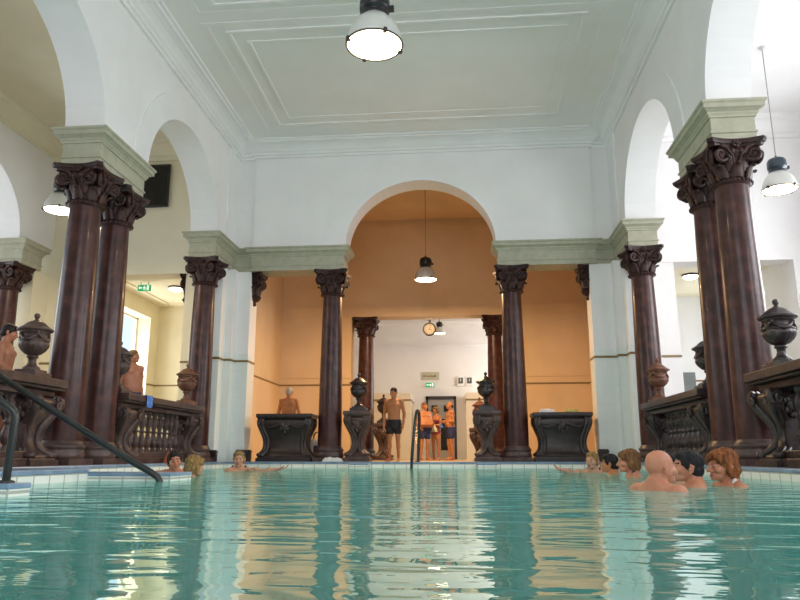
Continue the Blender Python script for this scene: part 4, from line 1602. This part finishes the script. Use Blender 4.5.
        E((s * 0.079, 0.006, 0.030), (0.008, 0.010, 0.011))
    E((0, -0.0935, 0.017), (0.024, 0.011, 0.0065))
    E((0, -0.0925, 0.004), (0.021, 0.012, 0.0075))
    S = H / 1.75
    SM = Matrix.Scale(S, 4)
    mb.v = [SM @ q for q in mb.v]
    me = remesh(mb, 'person', voxel, 3)
    for m_ in (skinm, SK_LIP, M_EYEW, M_EYED, hairm):
        me.materials.append(m_)
    inv = (SM @ HM).inverted()
    idx = [0] * len(me.polygons)
    zlim = 1.45 * S
    for i, pl in enumerate(me.polygons):
        c = pl.center
        if c.z < zlim:
            continue
        q = inv @ c
        if q.y < -0.05:
            ax = abs(q.x)
            ex, ez = (ax - 0.029) / 0.0135, (q.z - 0.076) / 0.0062
            if ex * ex + ez * ez < 1 and q.y < -0.065:
                idx[i] = 3 if (ax - 0.029) ** 2 + (q.z - 0.076) ** 2 < 0.0080 ** 2 else 2
            elif 0.011 < ax < 0.054 and 0.096 + 0.006 * (1 - abs(ax - 0.03) / 0.022) < q.z < 0.108 and q.y < -0.06 and hairm:
                idx[i] = 4
            elif ax < 0.026 and -0.004 < q.z < 0.023 and q.y < -0.080 and (ax / 0.026) ** 2 + ((q.z - 0.010) / 0.013) ** 2 < 1:
                idx[i] = 1
        if beard and q.z < 0.036 and q.y < 0.01 and q.z > -0.045 and abs(q.x) > 0.0 and idx[i] == 0 and (q.z < 0.0 or abs(q.x) > 0.03 or 0.022 < q.z < 0.036):
            idx[i] = 4
    me.polygons.foreach_set('material_index', idx)
    o = bpy.data.objects.new('person', me)
    COL.objects.link(o)
    o.location = loc
    o.rotation_euler = (0, 0, rz)
    tag(o, label, 'person', group)

    def child(mesh, nm, m_):
        mesh.materials.append(m_)
        c = bpy.data.objects.new(nm, mesh)
        COL.objects.link(c)
        c.parent = o
        return c

    # hair
    if hair:
        hb = MB()

        def E(c, r, n=20, m=12):
            hb.ell(c, r, n, m, HM)
        if hair == 'fringe':        # bald on top, hair round the back
            E((0, 0.045, 0.070), (0.081, 0.073, 0.042))
            E((0, 0.06, 0.040), (0.066, 0.055, 0.04))
        elif hair == 'crop':
            E((0, 0.020, 0.112), (0.081, 0.0995, 0.090), 24, 16)
            E((0, 0.055, 0.050), (0.068, 0.060, 0.05))
        else:
            E((0, 0.022, 0.112), (0.085, 0.101, 0.092), 24, 16)
            E((0, 0.052, 0.055), (0.076, 0.068, 0.07))
            E((0, -0.030, 0.160), (0.066, 0.055, 0.038))
            if hair in ('short',):
                for s in (-1, 1):
                    E((s * 0.074, 0.006, 0.092), (0.014, 0.034, 0.042))
            if hair in ('bob', 'long'):
                for s in (-1, 1):
                    E((s * 0.074, 0.034, 0.064), (0.026, 0.052, 0.085))
                    E((s * 0.060, -0.040, 0.135), (0.036, 0.048, 0.045))
                E((0, 0.072, 0.050), (0.084, 0.055, 0.090))
                E((0, -0.062, 0.150), (0.064, 0.040, 0.032))
                E((0, 0.022, 0.130), (0.088, 0.104, 0.086), 24, 16)
            if hair == 'long':
                E((0, 0.075, -0.03), (0.085, 0.05, 0.12))
        hb.v = [SM @ q for q in hb.v]

        def dsp(c, a=0.013 if hair in ('bob', 'long') else 0.0035):
            q = inv @ c
            return a * S * (noise.noise(Vector((q.x * 60, q.y * 60, q.z * 22))) + 0.6 * noise.noise(Vector((q.x * 140, q.y * 140, q.z * 50))))
        child(remesh(hb, 'hair', min(voxel, 0.006), 3, dsp), 'hair', hairm)
    if cap:
        cb = MB()
        for c_, r_ in (((0, 0.034, 0.128), (0.092, 0.103, 0.088)), ((0, 0.06, 0.075), (0.086, 0.076, 0.062))):
            cb.ell(c_, r_, 24, 14, HM)
        cb.v = [SM @ q for q in cb.v]
        child(remesh(cb, 'swim_cap', 0.006, 3), 'swim_cap', cap)
    if trunks:
        tb = MB()
        tb.rings(loft(tor, 0.014, 0.80, 0.99))
        tb.ell((0, -0.01, 0.80), (0.10, 0.115, 0.085))
        for s in (-1, 1):
            tb.ell((s * 0.075, 0.055, 0.875), (0.100, 0.098, 0.098))
        for q in 'LR':
            h, kn = V['hi' + q], V['kn' + q]
            capsule(tb, h, h.lerp(kn, 0.34), 0.107, 0.104)
            e = h.lerp(kn, 0.34)
            capsule(tb, e, h.lerp(kn, 0.42), 0.104, 0.100)
        tb.v = [SM @ q for q in tb.v]
        child(remesh(tb, 'swim_trunks', 0.009, 3, lambda c: 0.006 * noise.noise(c * 18)), 'swim_trunks', trunks)
    if suit:
        tb = MB()
        tb.rings(loft(tor, 0.011, 0.80, 1.31))
        for s in (-1, 1):
            tb.ell((s * 0.075, -0.098, 1.265), (0.068, 0.066, 0.064))
            tb.ell((s * 0.075, 0.055, 0.885), (0.095, 0.094, 0.085))
            capsule(tb, (s * 0.085, -0.10, 1.30), (s * 0.09, 0.0, 1.475), 0.018, 0.018)
            capsule(tb, (s * 0.09, 0.0, 1.475), (s * 0.085, 0.09, 1.33), 0.018, 0.018)
        tb.v = [SM @ q for q in tb.v]
        child(remesh(tb, 'swimsuit', 0.009, 3), 'swimsuit', suit)
    return o


R = math.radians
ST = 'bathers standing on the deck'
SW = 'bathers up to their necks in the water'
# the man in black trunks
person('man in black swim trunks standing barefoot on the far deck, arms hanging, looking down', (-0.72, 16.85, DK), R(-8), 1.74, SK_TANLIT, 'crop', H_DARK, M_TRUNKB, yaw=R(-18), nod=R(14), voxel=0.0065, group=ST,
       pose={'elL': (0.25, 0.03, 1.12), 'wrL': (0.245, -0.06, 0.87), 'elR': (-0.25, 0.04, 1.12), 'wrR': (-0.24, -0.03, 0.86)})
# three by the door
person('stout man in navy trunks standing sideways by the rear door, holding a spotted cloth', (-0.22, 21.2, DK), R(32), 1.70, SK_TANLIT, 'crop', H_GINGER, M_TRUNKN, belly=0.13, wide=1.28, yaw=R(15), nod=R(4), voxel=0.007, group=ST,
       pose={'elR': (-0.27, 0.03, 1.14), 'wrR': (-0.24, -0.14, 0.98), 'elL': (0.29, 0.05, 1.13), 'wrL': (0.2, -0.19, 1.10)})
person('woman in a burgundy swimsuit behind the stout man, clutching a pale towel', (0.10, 21.75, DK), R(-35), 1.60, SK_TANLIT, 'bob', H_BROWN, None, M_BURG, female=True, voxel=0.007, group=ST,
       pose={'elL': (0.23, -0.02, 1.13), 'wrL': (0.06, -0.20, 1.15), 'elR': (-0.23, -0.02, 1.13), 'wrR': (-0.05, -0.21, 1.12)})
person('man in navy shorts with folded arms, rightmost of the group by the rear door', (0.55, 21.25, DK), R(-68), 1.72, SK_TANLIT, 'fringe', H_DARK, M_TRUNKN, belly=0.05, yaw=R(-6), voxel=0.007, group=ST,
       pose={'elL': (0.25, 0.0, 1.14), 'wrL': (-0.02, -0.20, 1.16), 'elR': (-0.25, 0.0, 1.14), 'wrR': (0.04, -0.225, 1.11)})
# man seen from behind over the left console
person('grey-haired man with his bare back turned, standing behind the wide left console', (-3.42, 17.35, DK), R(176), 1.82, SK_TANLIT, 'crop', H_GREY, M_TRUNKN, wide=1.12, group=ST,
       pose={'elL': (0.265, -0.02, 1.13), 'wrL': (0.23, -0.16, 0.95), 'elR': (-0.265, -0.02, 1.13), 'wrR': (-0.23, -0.16, 0.95)})
# men in the left aisle
person('bare-chested man in profile behind the left balustrade, looking toward the pool', (-5.34, 12.75, 0.42), R(66), 1.88, SK_PINK, 'crop', H_GINGER, M_TRUNKN, belly=0.03, wide=1.1, yaw=R(12), hunch=0.02, group=ST)
person('bare-shouldered dark-haired man at the left edge, partly hidden by the near urn', (-5.47, 9.2, 0.42), R(108), 1.70, SK_PINK, 'short', H_DARK, M_TRUNKB, wide=1.12, yaw=R(10), nod=R(16), group=ST,
       pose={'elR': (-0.26, -0.03, 1.15), 'wrR': (-0.2, -0.22, 1.0)})


def bather(label, x, y, ztop, rz, skinm, hair, hairm, **kw):
    fl = -1.60
    H_ = (ztop - fl) / (1 - 0.055 / 1.75) * 0.985
    fl = ztop - H_ * (1 - 0.055 / 1.75)
    pose = {k_: (v_[0], v_[1], (v_[2] - fl) * 1.75 / H_) for k_, v_ in (kw.pop('arms', None) or {}).items()}
    return person(label, (x, y, fl), R(rz), H_, skinm, hair, hairm, None, kw.pop('suit', None), group=SW, pose=pose, hunch=0.055, **kw)


bather('bald man with bare shoulders in the water, seen from behind, turned to the right', 2.38, 5.6, 0.345, 118, SK_PINK, None, H_BROWN, yaw=R(-8), wide=1.15, belly=0.04, voxel=0.006)
bather('dark-haired man in the water in profile, facing the bald man', 2.86, 6.3, 0.34, -98, SK_PINK, 'short', H_BLACK, yaw=R(0), voxel=0.006)
bather('woman with a full auburn bob in the water, nearest the right pool edge, in profile', 3.18, 6.4, 0.345, -78, SK_PINK, 'bob', H_RED, female=True, suit=M_TOWW, voxel=0.006)
bather('dark-haired bather almost hidden between the bald man and the dark-haired man', 2.90, 7.1, 0.315, -80, SK_FAIR, 'short', H_BLACK)
bather('woman with a ginger-brown bob in the water, behind the bald man on his left', 2.98, 9.0, 0.36, -95, SK_PINK, 'bob', H_GINGER, female=True, suit=M_TRUNKN)
bather('dark-haired man in the water between the blond bather and the ginger-brown bob', 3.05, 10.5, 0.32, -112, SK_TANLIT, 'short', H_BLACK)
bather('blond short-haired bather with an arm stretched out along the water surface', 2.96, 11.5, 0.355, -35, SK_FAIR, 'short', H_BLOND, female=True, suit=M_TRUNKB,
       arms={'elR': (-0.27, -0.10, 0.035), 'wrR': (-0.33, -0.32, 0.09)})
bather('dark-haired man with a reddish face in the water behind the long ledge', -3.02, 9.5, 0.36, 28, SK_PINK, 'short', H_DARK, tilt=R(-8))
bather('blond bather seen from the back in the water, at the end of the long ledge', -2.60, 9.05, 0.29, 150, SK_FAIR, 'bob', H_BLOND, female=True, suit=M_TRUNKB)
bather('woman in a dark cap in the water before the left pier, arms stretched out', -2.92, 12.0, 0.375, 12, SK_FAIR, 'short', H_BLOND, female=True, suit=M_TRUNKB,
               arms={'elL': (0.38, -0.10, 0.04), 'wrL': (0.60, -0.14, 0.08), 'elR': (-0.08, -0.26, 0.0), 'wrR': (0.16, -0.33, 0.075)}, cap=M_TRUNKB)

# ------------------------------------------------------------------ towels and bags
def crumple(name, label, loc, rz, sx, sy, h, m, seed, folds=3.0, cat='towel'):
    """a closed, loosely folded cloth lump"""
    n1, n2 = 26, 18
    top, bot = [], []
    for i in range(n1 + 1):
        for j in range(n2 + 1):
            u, v = 2 * i / n1 - 1, 2 * j / n2 - 1
            edge = (1 - abs(u) ** 4) * (1 - abs(v) ** 4)
            q = Vector((u * folds + seed, v * folds, seed * 0.7))
            wob = 0.10 * noise.noise(q * 0.8 + Vector((9, 0, 0)))
            z = h * edge ** 0.5 * (0.55 + 0.55 * abs(noise.noise(q)) + 0.25 * noise.noise(q * 2.6)) + 0.012
            x, y = sx * (u + wob * (1 + v)), sy * (v + wob * (1 + u) * 1.3)
            top.append((x, y, max(z, 0.012)))
            bot.append((x, y, 0.0))
    N = (n1 + 1) * (n2 + 1)
    fs = []
    idx = lambda i, j: i * (n2 + 1) + j
    for i in range(n1):
        for j in range(n2):
            fs.append((idx(i, j), idx(i + 1, j), idx(i + 1, j + 1), idx(i, j + 1)))
            fs.append((N + idx(i, j), N + idx(i, j + 1), N + idx(i + 1, j + 1), N + idx(i + 1, j)))
    for i in range(n1):
        fs.append((idx(i, 0), N + idx(i, 0), N + idx(i + 1, 0), idx(i + 1, 0)))
        fs.append((idx(i, n2), idx(i + 1, n2), N + idx(i + 1, n2), N + idx(i, n2)))
    for j in range(n2):
        fs.append((idx(0, j), idx(0, j + 1), N + idx(0, j + 1), N + idx(0, j)))
        fs.append((idx(n1, j), N + idx(n1, j), N + idx(n1, j + 1), idx(n1, j + 1)))
    o = MB().add(top + bot, fs, True).build(name, m)
    o.location = loc
    o.rotation_euler = (0, 0, rz)
    return tag(o, label, cat)


CT = DK + 1.06
crumple('towel', 'crumpled white towel on the left half of the right console', (2.80, 15.92, CT), 0.1, 0.17, 0.12, 0.10, M_TOWW, 1.3)
crumple('towel', 'yellow folded towel on the right half of the right console', (3.34, 15.95, CT), -0.1, 0.16, 0.12, 0.10, M_TOWY, 4.1)
crumple('towel', 'white towel on the far pool edge before the left arch column', (-1.93, 15.47, DK + 0.003), 0.2, 0.22, 0.10, 0.10, M_TOWW, 7.7)
crumple('towel', 'pale pink towel on the deck at the foot of the right balustrade', (4.33, 12.3, DK + 0.003), 0.0, 0.10, 0.22, 0.17, M_TOWP, 2.2)
crumple('towel', 'small orange bundle on the deck behind the red-faced swimmer', (-4.36, 12.55, DK + 0.003), 0.0, 0.09, 0.12, 0.20, M_TOWO, 5.5)


def drape(name, label, loc, pts, width, m, thick=0.012, cat='towel'):
    """cloth hanging over an edge: pts is its profile in local x,z; width along y"""
    rr = []
    n = 14
    P = smooth_path([(x, 0, z) for x, z in pts], 6)
    top, bot = [], []
    for i, p in enumerate(P):
        t = (P[min(i + 1, len(P) - 1)] - P[max(i - 1, 0)]).normalized()
        nv = Vector((-t.z, 0, t.x))
        hang = abs(t.z)
        for j in range(n + 1):
            v = 2 * j / n - 1
            w_ = 0.012 * math.sin(v * 9 + 1.0) * hang
            q = p + Vector((w_, v * width * (1 - 0.12 * hang * (i / len(P))), 0))
            top.append(q + nv * thick)
            bot.append(q)
    N = len(top)
    c = n + 1
    fs = []
    for i in range(len(P) - 1):
        for j in range(n):
            a, b, d, e = i * c + j, (i + 1) * c + j, (i + 1) * c + j + 1, i * c + j + 1
            fs += [(a, b, d, e), (N + a, N + e, N + d, N + b)]
        fs += [(i * c, N + i * c, N + (i + 1) * c, (i + 1) * c), (i * c + n, (i + 1) * c + n, N + (i + 1) * c + n, N + i * c + n)]
    for j in range(n):
        k = (len(P) - 1) * c
        fs += [(j, j + 1, N + j + 1, N + j), (k + j, N + k + j, N + k + j + 1, k + j + 1)]
    o = MB().add(top + bot, fs, True).build(name, m)
    o.location = loc
    return tag(o, label, cat)


drape('towel', 'blue cloth hanging over the left balustrade rail beside the standing man', (-COLX, 11.62, DK + 1.13), [(-0.06, 0.004), (0.2, 0.004), (0.322, 0.0), (0.345, -0.03), (0.345, -0.20)], 0.10, M_TOWB)
drape('towel', 'orange cloth hanging at the left edge of the picture before the near balustrade', (-COLX, 7.45, 0.40), [(0.09, 0.0), (0.14, 0.17), (0.20, 0.26), (0.28, 0.20), (0.30, 0.05), (0.29, -0.05)], 0.16, M_TOWO)
# white and navy bag standing behind the gap beside the left console
t = thing('beach_bag', 'white and navy bag standing upright between the left console and the left arch column', 'bag', (-2.53, 16.62, DK - 0.002))
mb = MB()
mb.rings([rrect(0.15, 0.10, 0.0, 0.04), rrect(0.17, 0.12, 0.06, 0.05), rrect(0.16, 0.10, 0.36, 0.04), rrect(0.14, 0.05, 0.50, 0.03), rrect(0.13, 0.03, 0.52, 0.02)])
mb.build('body', M_TOWW, t)
MB().rings([rrect(0.062, 0.13, 0.10, 0.02), rrect(0.06, 0.125, 0.36, 0.02)]).build('panel', M_TRUNKN, t)
mb = MB()
for y in (-0.05, 0.05):
    mb.tube(smooth_path([(-0.09, y, 0.45), (-0.07, y, 0.62), (0.0, y, 0.68), (0.07, y, 0.62), (0.09, y, 0.45)]), 0.010, 8)
mb.build('handle', M_TRUNKN, t)
# things held by the group at the rear door
t = MB()
rr = []
for i in range(9):
    u = i / 8
    rr.append([(0.10 * (0.35 + 0.65 * u) * math.cos(2 * PI * j / 20) * (1 + 0.18 * math.sin(5 * 2 * PI * j / 20)), 0.055 * (0.4 + 0.6 * u) * math.sin(2 * PI * j / 20) * (1 + 0.2 * math.cos(4 * 2 * PI * j / 20)), -0.48 * u) for j in range(20)])
o = t.rings(rr).build('spotted_cloth', M_POLKA)
o.location = (-0.45, 21.02, 1.13)
tag(o, 'black and cream spotted cloth hanging from the stout man by the rear door', 'cloth')
o = crumple('towel', 'pale yellow-white towel held to her chest by the woman in burgundy', (0.02, 21.42, 1.0), R(-35), 0.13, 0.06, 0.24, mat('pale_yellow_towel', (0.66, 0.6, 0.38), 0.95), 3.3)
o = crumple('towel', 'blue cloth tucked in the folded arms of the man in navy shorts', (0.29, 21.15, 1.12), R(-68), 0.07, 0.04, 0.14, M_TOWB, 6.3)
